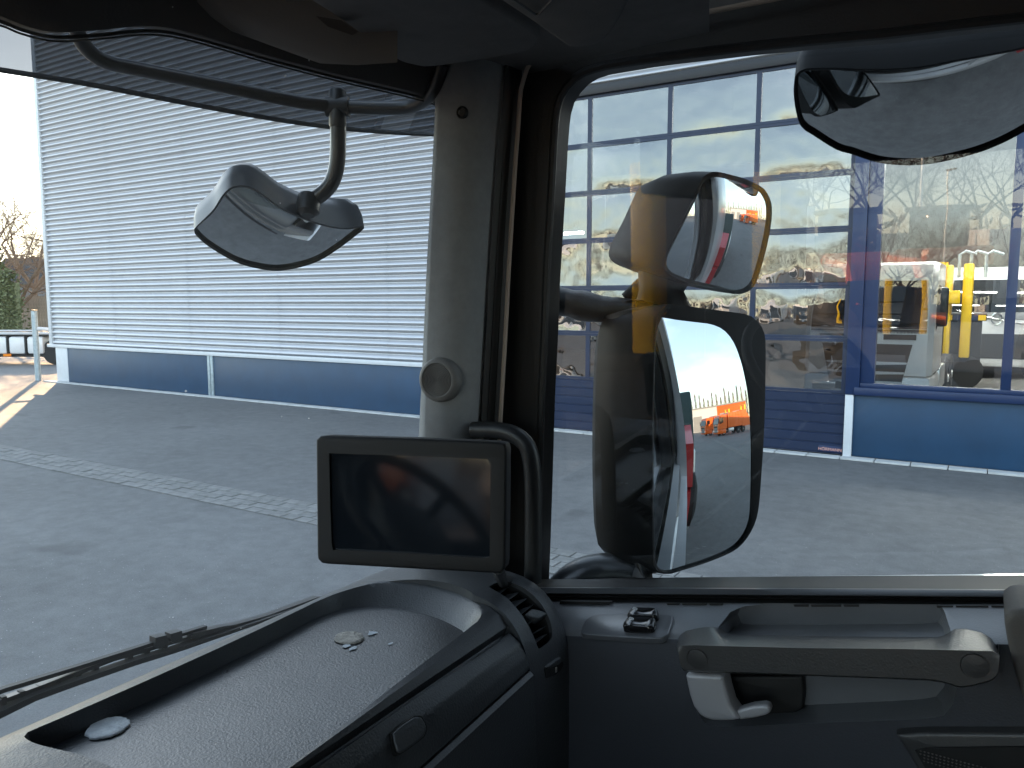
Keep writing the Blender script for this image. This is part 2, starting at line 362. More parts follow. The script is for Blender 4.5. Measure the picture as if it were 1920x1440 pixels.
# drainage strip of pavers along the yard
SY0, SY1 = 5.86, 6.52
strip = tag(MB().add([(-60, SY0, .004), (40, SY0, .004), (40, SY1, .004), (-60, SY1, .004)], [(0, 1, 2, 3)]).build('paved_strip', JOINT, smooth=0), kind='structure')
pv = []
for k in range(4):
    b = MB().box((-.0975, -.0745, -.05), (.0975, .0745, .008 + .002 * k), bev=.006)
    me = b.mesh('paver'); me.materials.append(PAVER if k % 2 else PAVER2); pv.append(me)
rest = MB(); rows = 4; pitch = .207; x0 = -13.6
for i in range(-210, 255):
    for j in range(rows):
        x = x0 + (i + (.5 if j % 2 else 0)) * pitch; y = SY0 + .082 + j * .1625
        if 0 <= i < 74:
            o = bpy.data.objects.new('paver', random.choice(pv)); COL.objects.link(o); o.parent = strip
            o.location = (x, y, random.uniform(-.003, .003)); o.rotation_euler = (random.uniform(-.012, .012), random.uniform(-.01, .01), random.uniform(-.012, .012))
        else: rest.box((x - .0975, y - .0745, -.02), (x + .0975, y + .0745, .010))
tag(rest.build('paver', PAVER, strip, smooth=0), kind='stuff')
ks = tag(MB().add([(-24.9, WALL - .24, .003), (16, WALL - .24, .003), (16, WALL, .003), (-24.9, WALL, .003)], [(0, 1, 2, 3)]).build('kerb_strip', JOINT, smooth=0), kind='structure')
km = MB().box((-.238, -.105, -.05), (.238, .105, .03), bev=.008).mesh('kerb_stone'); km.materials.append(KERB)
for i in range(82):
    o = bpy.data.objects.new('kerb_stone', km); COL.objects.link(o); o.parent = ks; o.location = (-24.6 + i * .49, WALL - .12, random.uniform(-.004, .004))

# ============================================================ the workshop
BX0, BX1, BH, BY1 = -24.6, 16.0, 11.2, 37.0
hall = thing('workshop_building', (-8, WALL, 0), 'grey corrugated steel workshop with navy blue plinth and shop window', 'building')
DX0, DX1, DT = -7.77, -1.80, 6.13            # door opening
P = .155
def cladding(xa, xb, za, n, name, out=0):
    mb = MB(); prof = []
    for k in range(n):
        for f, d in ((0, .045), (.05, .043), (.14, .026), (.25, -.004), (.31, -.016), (.37, -.019), (.45, -.016), (.60, .0), (.76, .020), (.90, .038)):
            prof.append((za + (k + f) * P, WALL + d))
    prof.append((za + n * P, WALL + .045))
    segs = [xa + (xb - xa) * q / 4 for q in range(5)]
    mb.loft([[(x, y, z) for z, y in prof] for x in segs], False); 
    for v_ in mb.v: v_.y -= out
    return mb.build(name, CLAD, hall, smooth=50)
Z0 = 1.16; NL = 33
cladding(BX0, DX0 - .08, Z0, NL, 'cladding')
cladding(BX0, BX1, Z0 + NL * P, int((BH - Z0 - NL * P) / P), 'cladding')
ZT = Z0 + NL * P
for x in (-21.3, -17.9, -14.5, -11.1): cladding(x, x + .03, Z0, NL, 'sheet_lap', .004)
for x in (-21.3, -17.9, -14.5, -11.1, -7.7, -4.3, -.9, 2.5): cladding(x, x + .03, ZT, int((BH - ZT) / P), 'sheet_lap', .004)
for nm, m_, a, b in [
    ('corner_trim', TRIM, (BX0 - .14, WALL - .03, Z0 - .02), (BX0 + .02, WALL + .14, BH)),
    ('base_flashing', TRIM, (BX0 - .25, WALL - .045, Z0 - .09), (DX0 - .08, WALL + .05, Z0 + .005)),
    ('corner_post', TRIM, (BX0 + .16, WALL - .012, .03), (BX0 + .80, WALL + .12, Z0 - .09)),
    ('plinth_panel', NAVYP, (BX0 + .802, WALL, .03), (-17.20, WALL + .1, Z0 - .088)),
    ('plinth_panel', NAVYP, (-16.97, WALL, .03), (DX0 - .09, WALL + .1, Z0 - .088)),
    ('plinth_joint', STEEL, (-17.19, WALL - .02, .03), (-17.10, WALL + .1, Z0 - .088)),
    ('plinth_joint', STEEL, (-17.07, WALL - .02, .03), (-16.98, WALL + .1, Z0 - .088)),
    ('door_header', HDR, (DX0 - .3, WALL - .03, DT), (BX1, WALL + .2, ZT + .012)),
    ('door_jamb', NAVY, (DX0 - .08, WALL - .02, .03), (DX0, WALL + .2, DT)),
    ('window_jamb', NAVY, (DX1 + .002, WALL - .05, 1.0), (-1.60, WALL + .16, DT - .002)),
    ('window_jamb', NAVY, (-1.598, WALL - .015, 1.19), (-1.40, WALL + .16, DT - .002)),
    ('post', TRIM, (DX1 + .005, WALL - .04, .03), (DX1 + .125, WALL + .1, .998)),
    ('plinth_panel', NAVYP, (DX1 + .127, WALL + .01, .03), (6.0, WALL + .1, 1.0)),
    ('plinth_panel', NAVYP, (6.01, WALL + .01, .03), (BX1, WALL + .1, 1.0)),
    ('window_sill', NAVY, (DX1 + .128, WALL - .07, 1.001), (BX1, WALL + .14, 1.12)),
    ('window_sill_lip', NAVY, (-1.597, WALL - .03, 1.121), (BX1, WALL + .12, 1.188)),
]: MB().box(a, b, bev=.006).build(nm, m_, hall)
xs = [-1.40, .235, 1.95, 3.65, 5.35, 7.05, 8.75]
for i in range(6):
    a, b = xs[i] + (.125 if i else 0), xs[i + 1]
    MB().box((b, WALL - .02, 1.189), (b + .125, WALL + .1, DT - .002), bev=.005).build('mullion', NAVY, hall)
    for za, zb in ((1.189, 4.72), (4.82, DT - .002)):
        MB().add([(a, WALL + .03, za), (b, WALL + .03, za), (b, WALL + .03, zb), (a, WALL + .03, zb)], [(0, 1, 2, 3)]).build('window_pane', WPANE, hall, smooth=0)
    MB().box((a, WALL - .01, 4.721), (b, WALL + .08, 4.819)).build('transom', NAVY, hall)
MB().box((8.88, WALL, 1.189), (BX1, WALL + .1, DT - .002)).build('wall_panel', NAVYP, hall)
# the inside of the hall
I = MB(); I.add([(BX0 + .1, WALL + .2, .01), (BX1 - .1, WALL + .2, .01), (BX1 - .1, BY1, .01), (BX0 + .1, BY1, .01)], [(0, 1, 2, 3)]); I.build('hall_floor', HALLF, hall, smooth=0)
s = MB(); s.box((BX0, WALL + .15, 0), (BX0 + .1, BY1, BH)); s.box((BX1 - .1, WALL + .15, 0), (BX1, BY1, BH))
s.box((BX0 + .1, BY1 - .1, 6), (BX1 - .1, BY1, BH)); s.box((BX0 + .1, BY1 - .1, 0), (BX1 - .1, BY1, 5.999)); s.build('rear_wall', HALLW, hall, smooth=0)
MB().box((BX0 + .1, WALL + .15, 8.9), (BX1 - .1, BY1 - .1, 9.0)).build('hall_roof', HALLW, hall, smooth=0)
LAMPM, lt_, lb_ = nodes('tube_lamp'); lb_.inputs['Emission Color'].default_value = (1, .97, .9, 1); lb_.inputs['Emission Strength'].default_value = 24
qa_, qb_ = PY(1058, 438, 20), PY(1094, 437, 20)
MB().box((qa_.x, 19.95, qa_.z - .035), (qb_.x, 20.05, qa_.z + .035), bev=.02).build('tube_light', LAMPM, hall)
for x in (-3.4, -1.2, 1.0, 3.2):
    for y in (19.5, 23.0, 27.0): MB().box((x - .75, y, 7.4), (x + .75, y + .2, 7.5), bev=.03).build('tube_light', LAMPM, hall)  # extra tubes out of sight, added to light the trucks and crane
# roof parapet so that the wall has a top
MB().box((BX0 - .1, WALL - .04, BH - .08), (BX1, WALL + .3, BH + .1)).build('parapet_flashing', TRIM, hall)

# ------------------------------------------------------------ sectional door
door = thing('sectional_door', (-4.785, WALL + .05, 0), 'tall navy sectional door with rows of reflecting panes', 'garage door')
YD = WALL + .04
zz = [.035, 1.0, 1.86, 2.69, 3.555, 4.41, 5.26, DT - .002]
bars = [DX0, -6.28, -4.77, -3.285, DX1]
mb = MB(); prof = [(.035, .0)]
for k in range(6):
    z = .05 + k * .157; prof += [(z, .012), (z + .006, .0), (z + .135, -.004), (z + .145, .012)]
prof += [(.998, .012)]
mb.loft([[(x, YD + y, z) for z, y in prof] for x in (DX0 + .002, DX1 - .002)], False)
sec = mb.build('door_section', NAVYD, door, smooth=20)
MB().box((DX0 + .002, YD - .012, .012), (DX1 - .002, YD + .03, .034)).build('bottom_seal', RUB, sec)
c = PY(1556, 842, YD - .012); rx = Vector((1, 0, 0)); rz = Vector((0, 0, 1))
MB().box((c.x - .17, YD - .010, c.z - .05), (c.x + .17, YD + .004, c.z + .05), bev=.003).build('maker_plate', NAVY, sec)
text('HÖRMANN', 'maker_lettering', mat('plate_print', (.85, .45, .35), .5), sec, (c.x, YD - .0115, c.z - .008), rx, rz, .068)
for k in range(1, 7):
    za, zb = zz[k] + .002, zz[k + 1] - .002; f = MB()
    f.box((DX0 + .002, YD, za), (DX1 - .002, YD + .05, za + .045)); f.box((DX0 + .002, YD, zb - .045), (DX1 - .002, YD + .05, zb))
    for i, b in enumerate(bars):
        w0, w1 = (b + .002, b + .07) if i == 0 else ((b - .07, b - .002) if i == 4 else (b - .04, b + .04))
        f.box((w0, YD - .003, za + .045), (w1, YD + .05, zb - .045))
    sec = f.build('door_section', NAVYD, door, smooth=0)
    for i in range(4):
        a, b = bars[i] + (.07 if i == 0 else .04), bars[i + 1] - (.07 if i == 3 else .04)
        # the acrylic sheets are not flat: each bellies a little
        n = 8; vs = []; bel = random.uniform(-.010, .016)
        for q in range(n + 1):
            for r_ in range(n + 1):
                u, v = q / n, r_ / n; vs.append((a + (b - a) * u, YD + .02 - bel * (1 - (2 * u - 1) ** 4) * (1 - (2 * v - 1) ** 4), za + .045 + (zb - za - .09) * v))
        MB().add(vs, [(q * (n + 1) + r_, (q + 1) * (n + 1) + r_, (q + 1) * (n + 1) + r_ + 1, q * (n + 1) + r_ + 1) for q in range(n) for r_ in range(n)]).build('pane', DPANE, sec, smooth=180)

# ============================================================ VEHICLES
WH = None
def wheel(parent, x, y, r=.5, wd=.3, dual=False):
    sgn = 1 if y > 0 else -1
    o = bpy.data.objects.new('wheel', None); COL.objects.link(o); o.parent = parent; o.location = (x, y, r)
    w_ = wd * (1.8 if dual else 1)
    t = MB().lathe((0, 0, 0), (0, sgn, 0), [(r * .58, -w_ / 2), (r * .9, -w_ / 2), (r, -w_ / 2 + .05), (r, w_ / 2 - .05), (r * .9, w_ / 2), (r * .6, w_ / 2), (r * .58, w_ / 2 - .04)], 24).build('tyre', TYRE, o, local=True)
    MB().lathe((0, 0, 0), (0, sgn, 0), [(r * .58, w_ / 2 - .05), (r * .55, w_ / 2 - .03), (r * .3, w_ / 2 - (.16 if dual else .02)), (r * .2, w_ / 2 - .02), (r * .19, w_ / 2 + .02), (0, w_ / 2 + .03)], 20).build('rim', RIM, o, local=True)
    return o
def truck(label, loc, rz, cm, lm, style, body=None, bm=None, length=7.5, group=None, cat='truck'):
    """forward is local +X, origin on the ground under the front bumper"""
    t = thing('parked_truck', loc, label, cat, group, rz)
    W = 1.22; top = 3.05
    sec = [(-2.2, .95), (0, .95), (.0, 1.75), (-.06, 2.05), (-.30, 2.75), (-.52, 2.98), (-.9, 3.05), (-2.2, 3.05)]
    rings = []
    for y, k in ((-W, .97), (-W + .10, 1.0), (W - .10, 1.0), (W, .97)):
        rings.append([(-1.1 + (x + 1.1) * k - (.07 if abs(y) > W - .05 and x > -1 else 0), y, 1.9 + (z - 1.9) * k) for x, z in sec])
    cab = MB().loft(rings, True, True, True).build('cab', cm, t, local=True, smooth=35)
    ws = [(.012, -1.08, 1.83), (.012, 1.08, 1.83), (-.262, 1.02, 2.66), (-.262, -1.02, 2.66)]
    def xf(z): return .0 - .06 * (z - 1.75) / .3 if z < 2.05 else -.06 - .24 * (z - 2.05) / .7
    MB().loft([[(xf(z) + .012, -y, z), (xf(z) + .02, 0, z), (xf(z) + .012, y, z)] for z, y in ((1.80, 1.10), (2.05, 1.10), (2.4, 1.06), (2.68, 1.02))], False).build('windscreen', TRUCKG, t, local=True)
    for sg in (1, -1):
        MB().add([(-.35, sg * (W + .006), 1.75), (-1.25, sg * (W + .006), 1.95), (-1.25, sg * (W + .006), 2.6), (-.5, sg * (W + .006), 2.6)], [(0, 1, 2, 3)]).build('side_window', TRUCKG, t, local=True, smooth=0)
        m1 = MB(); m1.box((-.18, sg * (W + .12) - .1, 1.85), (-.02, sg * (W + .12) + .1, 2.55), bev=.05); m1.tube([(-.1, sg * (W - .02), 2.4), (-.1, sg * (W + .1), 2.4)], .025); m1.build('side_mirror', BLACK, t, local=True)
        MB().box((-.25, sg * .80 - .24, .62), (.015, sg * .80 + .24, .80), bev=.03).build('headlight', LAMP, t, local=True)
    bp = MB().box((-1.9, -W, .32), (-.002, W, .94), bev=.09).build('bumper', lm, t, local=True)
    MB().box((-2.1, -W + .02, .93), (-.9, W - .02, 1.0)).build('wheel_arch', DARK, t, local=True)
    if style == 'bars':
        MB().add([(.006, -.86, 1.52), (.006, .86, 1.52), (.006, .62, .50), (.006, -.62, .50)], [(0, 1, 2, 3)]).build('grille', DARK, t, local=True, smooth=0)
        for z in (.62, .80, .98, 1.16):
            hw = .62 + (z - .5) * .235
            MB().add([(.03, -hw, z), (.03, -.1, z - .03), (.03, .1, z - .03), (.03, hw, z), (.03, hw, z + .035), (.03, .16, z + .035), (.03, .10, z + .01), (.03, -.10, z + .01), (.03, -.16, z + .035), (.03, -hw, z + .035)], [(0, 1, 2, 7, 8, 9), (2, 3, 4, 5, 6, 7)]).build('grille_bar', TRIM, t, local=True, smooth=0)
        for sg in (1, -1): MB().box((.0, sg * .62 - .30, 1.60), (.02, sg * .62 + .30, 1.70), bev=.02).build('vent_slot', DARK, t, local=True); MB().box((.01, sg * .62 - .26, 1.585), (.025, sg * .62 + .26, 1.603)).build('vent_trim', TRIM, t, local=True)
        MB().box((-.04, -1.1, 1.72), (.0, 1.1, 1.79)).build('wiper_panel', DARK, t, local=True)
    else:
        MB().box((-.05, -1.12, 1.60), (.014, 1.12, 1.80), bev=.02).build('front_panel', GREYP, t, local=True)
        MB().add([(.016, -.85, 1.22), (.016, .85, 1.22), (.016, .80, .55), (.016, -.80, .55)], [(0, 1, 2, 3)]).build('grille', DARK, t, local=True, smooth=0)
        b = MB(); b.tube([(.028, .95, 1.40), (.028, -.95, 1.86)], .014, 6); b.build('emblem_bar', CHROME, t, local=True)
        e = MB(); pth = [(.032, .12 * math.cos(a), 1.63 + .15 * math.sin(a)) for a in [2 * math.pi * k / 24 for k in range(25)]]; e.tube(pth, .02, 6); e.box((.022, -.10, 1.605), (.04, .10, 1.655)); e.build('emblem', CHROME, t, local=True)
        l = text('FM', 'lettering', MARK, None, (.03, .62, 1.32), (0, 1, 0), (0, 0, 1), .15); l.parent = t
        for sg in (1, -1): MB().box((-.2, sg * 1.16 - .06, .86), (.01, sg * 1.16 + .06, 1.0), bev=.01).build('indicator', AMBER, t, local=True)
    ch = MB()
    for sg in (1, -1): ch.box((-length, sg * .42 - .05, .75), (-.4, sg * .42 + .05, 1.0))
    for x in (-2.5, -4.2, -length + .3): ch.box((x - .06, -.4, .78), (x + .06, .4, .95))
    ch.build('chassis', DARK, t, local=True)
    axles = [-1.35, -length + 2.3, -length + .95]
    for i, x in enumerate(axles):
        for sg in (1, -1): wheel(t, x, sg * (1.03 if i == 0 else .93), .5, .3, i > 0)
    for sg in (1, -1): MB().box((-3.9, sg * 1.0 - .2, .45), (-2.5, sg * 1.0 + .2, .95), bev=.05).build('fuel_tank', ALU, t, local=True)
    if body == 'refuse':
        pr = [(-2.45, 1.05), (-2.45, 3.0), (-2.75, 3.25), (-length + 1.2, 3.25), (-length + 1.2, 1.05)]
        MB().loft([[(x, y, z) for x, z in pr] for y in (-1.2, 1.2)], True, True, True).build('refuse_body', bm, t, local=True, smooth=0)
        pr = [(-length + 1.18, .9), (-length + 1.18, 3.35), (-length + .4, 3.4), (-length - .9, 2.2), (-length - 1.0, .9)]
        MB().loft([[(x, y, z) for x, z in pr] for y in (-1.22, 1.22)], True, True, True).build('tailgate', bm, t, local=True, smooth=0)
        a = MB()
        for sg in (1, -1): a.box((-length + .2, sg * .8 - .08, 3.35), (-length - .2, sg * .8 + .08, 4.1))
        a.tube([(-length, -.8, 4.05), (-length, .8, 4.05)], .07, 8); a.build('lifting_arm', YELLOW, t, local=True)
        for k in range(5):
            x = -3.0 - k * .75
            for sg in (1, -1): MB().box((x - .04, sg * 1.2, 1.06), (x + .04, sg * 1.235, 3.2)).build('body_rib', bm, t, local=True)
    elif body == 'box':
        MB().box((-length, -1.24, 1.05), (-2.45, 1.24, 3.5), bev=.03).build('box_body', bm, t, local=True)
    elif body == 'tipper':
        b = MB(); b.box((-length, -1.22, 1.1), (-3.1, 1.22, 1.2)); b.box((-length, -1.22, 1.201), (-3.1, -1.17, 1.9)); b.box((-length, 1.17, 1.201), (-3.1, 1.22, 1.9)); b.box((-3.15, -1.165, 1.201), (-3.1, 1.165, 2.3)); b.build('tipper_bed', bm, t, local=True, smooth=0)
    return t
# ------------------------------------------------------------ vehicles inside the hall
p = PY(1622, 690, 16.6)
truck('white truck with chrome grille bars parked just inside the shop window', (p.x, 16.6, .012), math.atan2(-.99, -.02), WHITE, WHITE, 'bars', None, None, group=None).scale = (1.1, .95, 1.06)
p = PY(1868, 600, 29.0)
v = truck('white truck with round emblem and diagonal bar parked deeper in the hall', (p.x, 29.0, .012), math.atan2(-.98, .10), TRIM, WHITE, 'bar', None, None)
v.scale = (1.18, 1.18, 1.18)
# ------------------------------------------------------------ the yard behind the camera, seen in the panes and the mirrors
def bare_tree(name, label, loc, h, seed, group=None, m=BARKD, lv=5, spread=.62, trunk_h=.25, thick=.026, kids=(3, 4)):
    rnd = random.Random(seed); t = thing(name, loc, label, 'tree', group)
    tr = MB(); cr = MB(); base = Vector((0, 0, -.1)); fork = Vector((rnd.uniform(-.03, .03) * h, rnd.uniform(-.03, .03) * h, trunk_h * h))
    r0 = thick * h; tr.tube([base, base.lerp(fork, .1), base.lerp(fork, .5), fork], [r0 * 1.5, r0 * 1.1, r0, r0 * .8], 8)
    def grow(p, d, ln, r, k):
        q = [p]; dd = d
        for _ in range(3):
            dd = (dd + Vector((rnd.uniform(-1, 1), rnd.uniform(-1, 1), rnd.uniform(-.4, .8))) * .22).normalized(); q.append(q[-1] + dd * ln / 3)
        cr.tube(q, [r, r * .85, r * .7, r * .5], 5 if k < 2 else 3, caps=False)
        if k >= lv: return
        for i in range(rnd.randint(*kids)):
            u = rnd.choice((1, 2, 3, 3)); side = Vector((rnd.uniform(-1, 1), rnd.uniform(-1, 1), rnd.uniform(-.35, .75)))
            nd = (dd * (1 - spread) + side * spread * 1.15).normalized(); grow(q[u], nd, ln * rnd.uniform(.58, .8), r * .45, k + 1)
    for i in range(5):
        a_ = i * 2 * math.pi / 5 + rnd.uniform(-.4, .4); grow(fork, Vector((math.cos(a_) * .75, math.sin(a_) * .75, rnd.uniform(.6, 1.3))).normalized(), h * .27, r0 * .62, 1)
    tr.build('trunk', m, t, local=True); cr.build('crown', m, t, local=True, smooth=0); return t
rt_ = ['bare grey tree reflected in the shop window left of the lamp post', 'bare tree reflected right of the lamp post in the shop window', 'bare tree reflected at the right end of the shop window', 'bare tree reflected in the navy window jamb']
proto = bare_tree('bare_tree', rt_[0], seen_in_wall(1700, 560, -50), 13.5, 3, 'bare trees across the yard', lv=6, thick=.010)
proto.location.z = 0
for i, (px, Y, hs, lb) in enumerate(((1840, -56, .95, rt_[1]), (1925, -46, 1.0, rt_[2]), (1605, -44, .95, rt_[3]), (1500, -60, .9, 'bare tree across the yard behind the parked trucks'), (1380, -58, 1.0, 'bare tree across the yard behind the parked trucks'), (1260, -62, .9, 'bare tree across the yard behind the parked trucks'), (1130, -60, 1.05, 'bare tree across the yard behind the parked trucks'), (1650, -47, .9, 'bare tree in the dense clump left of the lamp post'), (1745, -52, 1.0, 'bare tree in the dense clump behind the lamp post'), (1790, -49, .8, 'low bare tree just right of the lamp post'), (1880, -54, .9, 'bare tree between the lamp post and the window edge'), (1555, -50, .8, 'bare tree across the yard behind the parked trucks'), (1450, -54, .85, 'bare tree across the yard behind the parked trucks'), (1320, -55, .9, 'bare tree across the yard behind the parked trucks'), (1190, -54, .95, 'bare tree across the yard behind the parked trucks'), (1060, -56, .9, 'bare tree across the yard behind the parked trucks'))):
    t = copy_tree(proto); t.location = seen_in_wall(px, 560, Y); t.location.z = 0; t.scale = (hs, hs, hs * .95); t.rotation_euler.z = i * 1.9; t['label'] = lb
lp = seen_in_wall(1779, 320, -38); lt = thing('lamp_post', (lp.x, lp.y, 0), 'slim pale lamp post reflected in the shop window before the trees', 'lamp post')
MB().tube([(lp.x, lp.y, 0), (lp.x, lp.y, lp.z)], [.07, .045], 10).build('post', ALU, lt)
MB().box((lp.x - .12, lp.y - .1, lp.z - .02), (lp.x + .5, lp.y + .1, lp.z + .08), bev=.03).build('lamp_head', GREYP, lt)
def loader(loc, rz, m, label):
    t = thing('loader', loc, label, 'loader', None, rz); L_ = dict(local=True)
    MB().box((-1.6, -1.0, .9), (1.0, 1.0, 1.9), bev=.12).build('body', m, t, **L_)
    MB().box((-.5, -.7, 1.9), (.7, .7, 3.1), bev=.1).build('cab', TRUCKG, t, **L_); MB().box((-.6, -.8, 3.08), (.8, .8, 3.22), bev=.05).build('cab_roof', DARK, t, **L_)
    MB().tube([(.2, .95, 1.7), (2.6, .95, 1.6), (3.3, .95, .5)], .14, 8).tube([(.2, -.95, 1.7), (2.6, -.95, 1.6), (3.3, -.95, .5)], .14, 8).build('boom', m, t, **L_)
    MB().loft([[(3.2, y, .1), (4.2, y, .1), (3.9, y, .35), (3.4, y, .5), (3.3, y, 1.2), (3.2, y, 1.2)] for y in (-1.2, 1.2)], True, True, True).build('bucket', DARK, t, smooth=0, **L_)
    for x in (-1, 1.2):
        for s_ in (1, -1): wheel(t, x, s_ * 1.0, .65, .4)
    return t
q = seen_in_wall(1705, 520, -24); loader((q.x, q.y, 0), R(60), ORANGE, 'orange wheel loader reflected in the left of the shop window')
q = seen_in_wall(1800, 520, -27); loader((q.x, q.y, 0), R(115), ORANGE, 'orange wheel loader reflected below the lamp post')
for i, (px, Y, m_, lb) in enumerate(((1684, -33, GREEN, 'dark green skip reflected by the window jamb'), (1725, -30, GREYP, 'grey skip reflected in the shop window'), (1860, -30, WHITE, 'white skip reflected at the right of the shop window'), (1560, -29, GREYP, 'grey skip reflected in the panes beside the window jamb'))):
    q = seen_in_wall(px, 520, Y); t = thing('skip', (q.x, q.y, 0), lb, 'skip', None, R(20 * i))
    MB().loft([[(-1.2, -.9, .1), (1.2, -.9, .1), (1.2, .9, .1), (-1.2, .9, .1)], [(-1.7, -1.05, 2.4), (1.7, -1.05, 2.4), (1.7, 1.05, 2.4), (-1.7, 1.05, 2.4)], [(-1.6, -.95, 2.4), (1.6, -.95, 2.4), (1.6, .95, 2.4), (-1.6, .95, 2.4)], [(-1.1, -.8, .2), (1.1, -.8, .2), (1.1, .8, .2), (-1.1, .8, .2)]], True, True, True).build('skip_body', m_, t, local=True, smooth=0)
    for x in (-.7, 0, .7): MB().box((x - .05, .93, .5), (x + .05, 1.09, 2.3)).build('rib', m_, t, local=True)
# row of parked trucks across the sunlit yard
fleet = truck('orange refuse truck in the row across the yard', (-30, -20, 0), R(75), ORANGE, ORANGE, 'bars', 'refuse', ORANGE, group='trucks parked across the yard')
wt = truck('white box truck in the row across the yard', (-24, -19, 0), R(80), WHITE, WHITE, 'bar', 'box', WHITE, group='trucks parked across the yard')
tp = truck('white tipper truck in the row across the yard', (-18.5, -20, 0), R(95), WHITE, DARK, 'bars', 'tipper', GREYP, group='trucks parked across the yard')
for i, (src, x, y, rz, lb) in enumerate(((wt, -12.5, -19, 85, 'white box truck beside the white tipper across the yard'), (wt, -8.0, -21, 100, 'white box truck nearest behind the cab across the yard'), (fleet, -37, -22, 70, 'orange refuse truck at the far end of the row across the yard'), (wt, -44, -21, 75, 'white box truck at the far end of the row across the yard'), (tp, -51, -21, 70, 'white tipper truck beyond the box trucks across the yard'), (tp, 4, -19, 90, 'white tipper truck across the yard behind the skips'))):
    t = copy_tree(src); t.location = (x, y, 0); t.rotation_euler.z = R(rz); t['label'] = lb
# yellow crane machine standing on the driver's side, mirrored in the side glass
yc = thing('crane_truck', (-3.2, -5.4, 0), 'dark truck with yellow crane posts standing beside the cab, mirrored in the side glass', 'crane truck')
MB().box((-6.2, -7.4, .55), (-1.2, -5.7, 1.3), bev=.05).build('chassis', DARK, yc)
MB().box((-5.6, -7.3, 1.31), (-1.78, -6.0, 3.0), bev=.06).build('box_body', DARK, yc)
for x in (-5.4, -4.2, -1.9): MB().lathe((x, -5.68, .5), (0, 1, 0), [(.25, -.2), (.5, -.2), (.5, .02), (.3, .04), (0, 0)], 20).build('wheel', TYRE, yc)
for x0_, x1_, z0_, z1_ in ((-3.22, -2.96, 1.31, 3.3), (-2.02, -1.78, 1.31, 3.3)): MB().box((x0_, -5.98, z0_), (x1_, -5.55, z1_), bev=.04).build('crane_column', YELLOW, yc)
# a second crane truck at the back of the hall, seen between the two white cabs
Yc = 25.0
def cw_(x, y, dy=0): return PY(x, y, Yc + dy)
yk = thing('yellow_crane', (cw_(1785, 585).x, Yc, 0.012), 'yellow lorry crane with a braced post standing between the two white trucks in the hall', 'crane')
for xa, xb, yt in ((1771, 1789, 497), (1802, 1828, 494)): q0, q1 = cw_(xa, 590), cw_(xb, yt); MB().box((q0.x, Yc - .2, .9), (q1.x, Yc + .4, q1.z), bev=.05).build('crane_column', YELLOW, yk)
q0, q1, q2 = cw_(1743, 582), cw_(1765, 492), cw_(1768, 575)
MB().tube([q0, q1], .10, 6).tube([q2, q1 + Vector((.1, 0, 0))], .08, 6).build('crane_brace', YELLOW, yk)
q0, q1 = cw_(1778, 545, -.3), cw_(1800, 570, -.3); MB().box((q0.x, Yc - .5, q1.z), (q1.x, Yc - .21, q0.z), bev=.03).build('control_box', YELLOW, yk)
q0, q1 = cw_(1640, 588), cw_(1850, 602); MB().box((q0.x, Yc - .1, q1.z), (q1.x, Yc + 2, q0.z)).build('flatbed', DARK, yk)
for k in range(14):
    xa = q0.x + (q1.x - q0.x) * k / 14; MB().box((xa, Yc - .13, q1.z + .02), (xa + (q1.x - q0.x) / 14 - .02, Yc - .101, q0.z - .02)).build('hazard_stripe', YELLOW if k % 2 else NAVY, yk)
MB().box((q0.x + .1, Yc + .2, .55), (q1.x - .1, Yc + 1.8, q1.z - .01)).build('chassis', DARK, yk)
for x in (q0.x + .9, q0.x + 2.1, q1.x - .5): MB().lathe((x, Yc, .51), (0, -1, 0), [(.25, -.2), (.5, -.2), (.5, .06), (.3, .08), (0, .04)], 20).build('wheel', TYRE, yk)
for xa, xb, yt, m_ in ((1652, 1700, 535, GREYP), (1704, 1738, 528, TRIM)): q2, q3 = cw_(xa, yt), cw_(xb, yt); MB().box((q2.x, Yc + .2, q0.z + .01), (q3.x, Yc + 1.5, q2.z), bev=.06).build('container', m_, yk)
mb = MB()
for x in (1800, 1822, 1850): q2 = cw_(x, 478); mb.tube([(q2.x, Yc, cw_(x, 500).z - .3), (q2.x, Yc, q2.z), (q2.x + .15, Yc, q2.z + .1), (q2.x + .4, Yc, q2.z)], .045, 6)
mb.build('hose_rail', STEEL, yk)

# ------------------------------------------------------------ left background beyond the hall corner
q = ground(72, 713); po = thing('guard_post', (q.x, q.y, 0), 'blue grey steel post standing at the hall corner', 'post')
zt = (EYE + ray(66, 583) * ((q - EYE).dot(FW))).z
MB().tube([(q.x, q.y, 0), (q.x, q.y, zt)], .085, 14).build('post', STEEL, po); MB().lathe((q.x, q.y, zt), (0, 0, 1), [(.09, 0), (.09, .03), (0, .045)], 14).build('cap', DARK, po)
MB().tube([q + Vector((0, 0, zt - .55)), q + Vector((0, 0, zt - .55)) + Vector((.7, .8, -.08))], .06, 8).build('rail', TRIM, po)
o = ground(38, 684); tk = thing('tank_trailer', o, 'white tank trailer with dark straps parked beyond the hall corner', 'trailer', None, AZ)
for i in range(5):
    x = .62 - i * .72; MB().box((x - .33, 0, .42), (x + .33, 1.4, 1.12), bev=.10).build('tank', WHITE, tk, local=True)
    MB().box((x - .40, -.02, .4), (x - .34, 1.38, 1.14), bev=.01).build('strap', DARK, tk, local=True)
MB().box((-3, -.05, 1.2), (1.2, .05, 1.3), bev=.02).tube([(-3, -.1, 1.36), (1.0, -.1, 1.36)], .03, 6).build('side_rail', TRIM, tk, local=True)
MB().box((-3, .1, 1.15), (1.6, 1.3, 1.32)).build('deck', DARK, tk, local=True); MB().box((-3, .2, .3), (1.5, 1.2, .42)).build('chassis', DARK, tk, local=True)
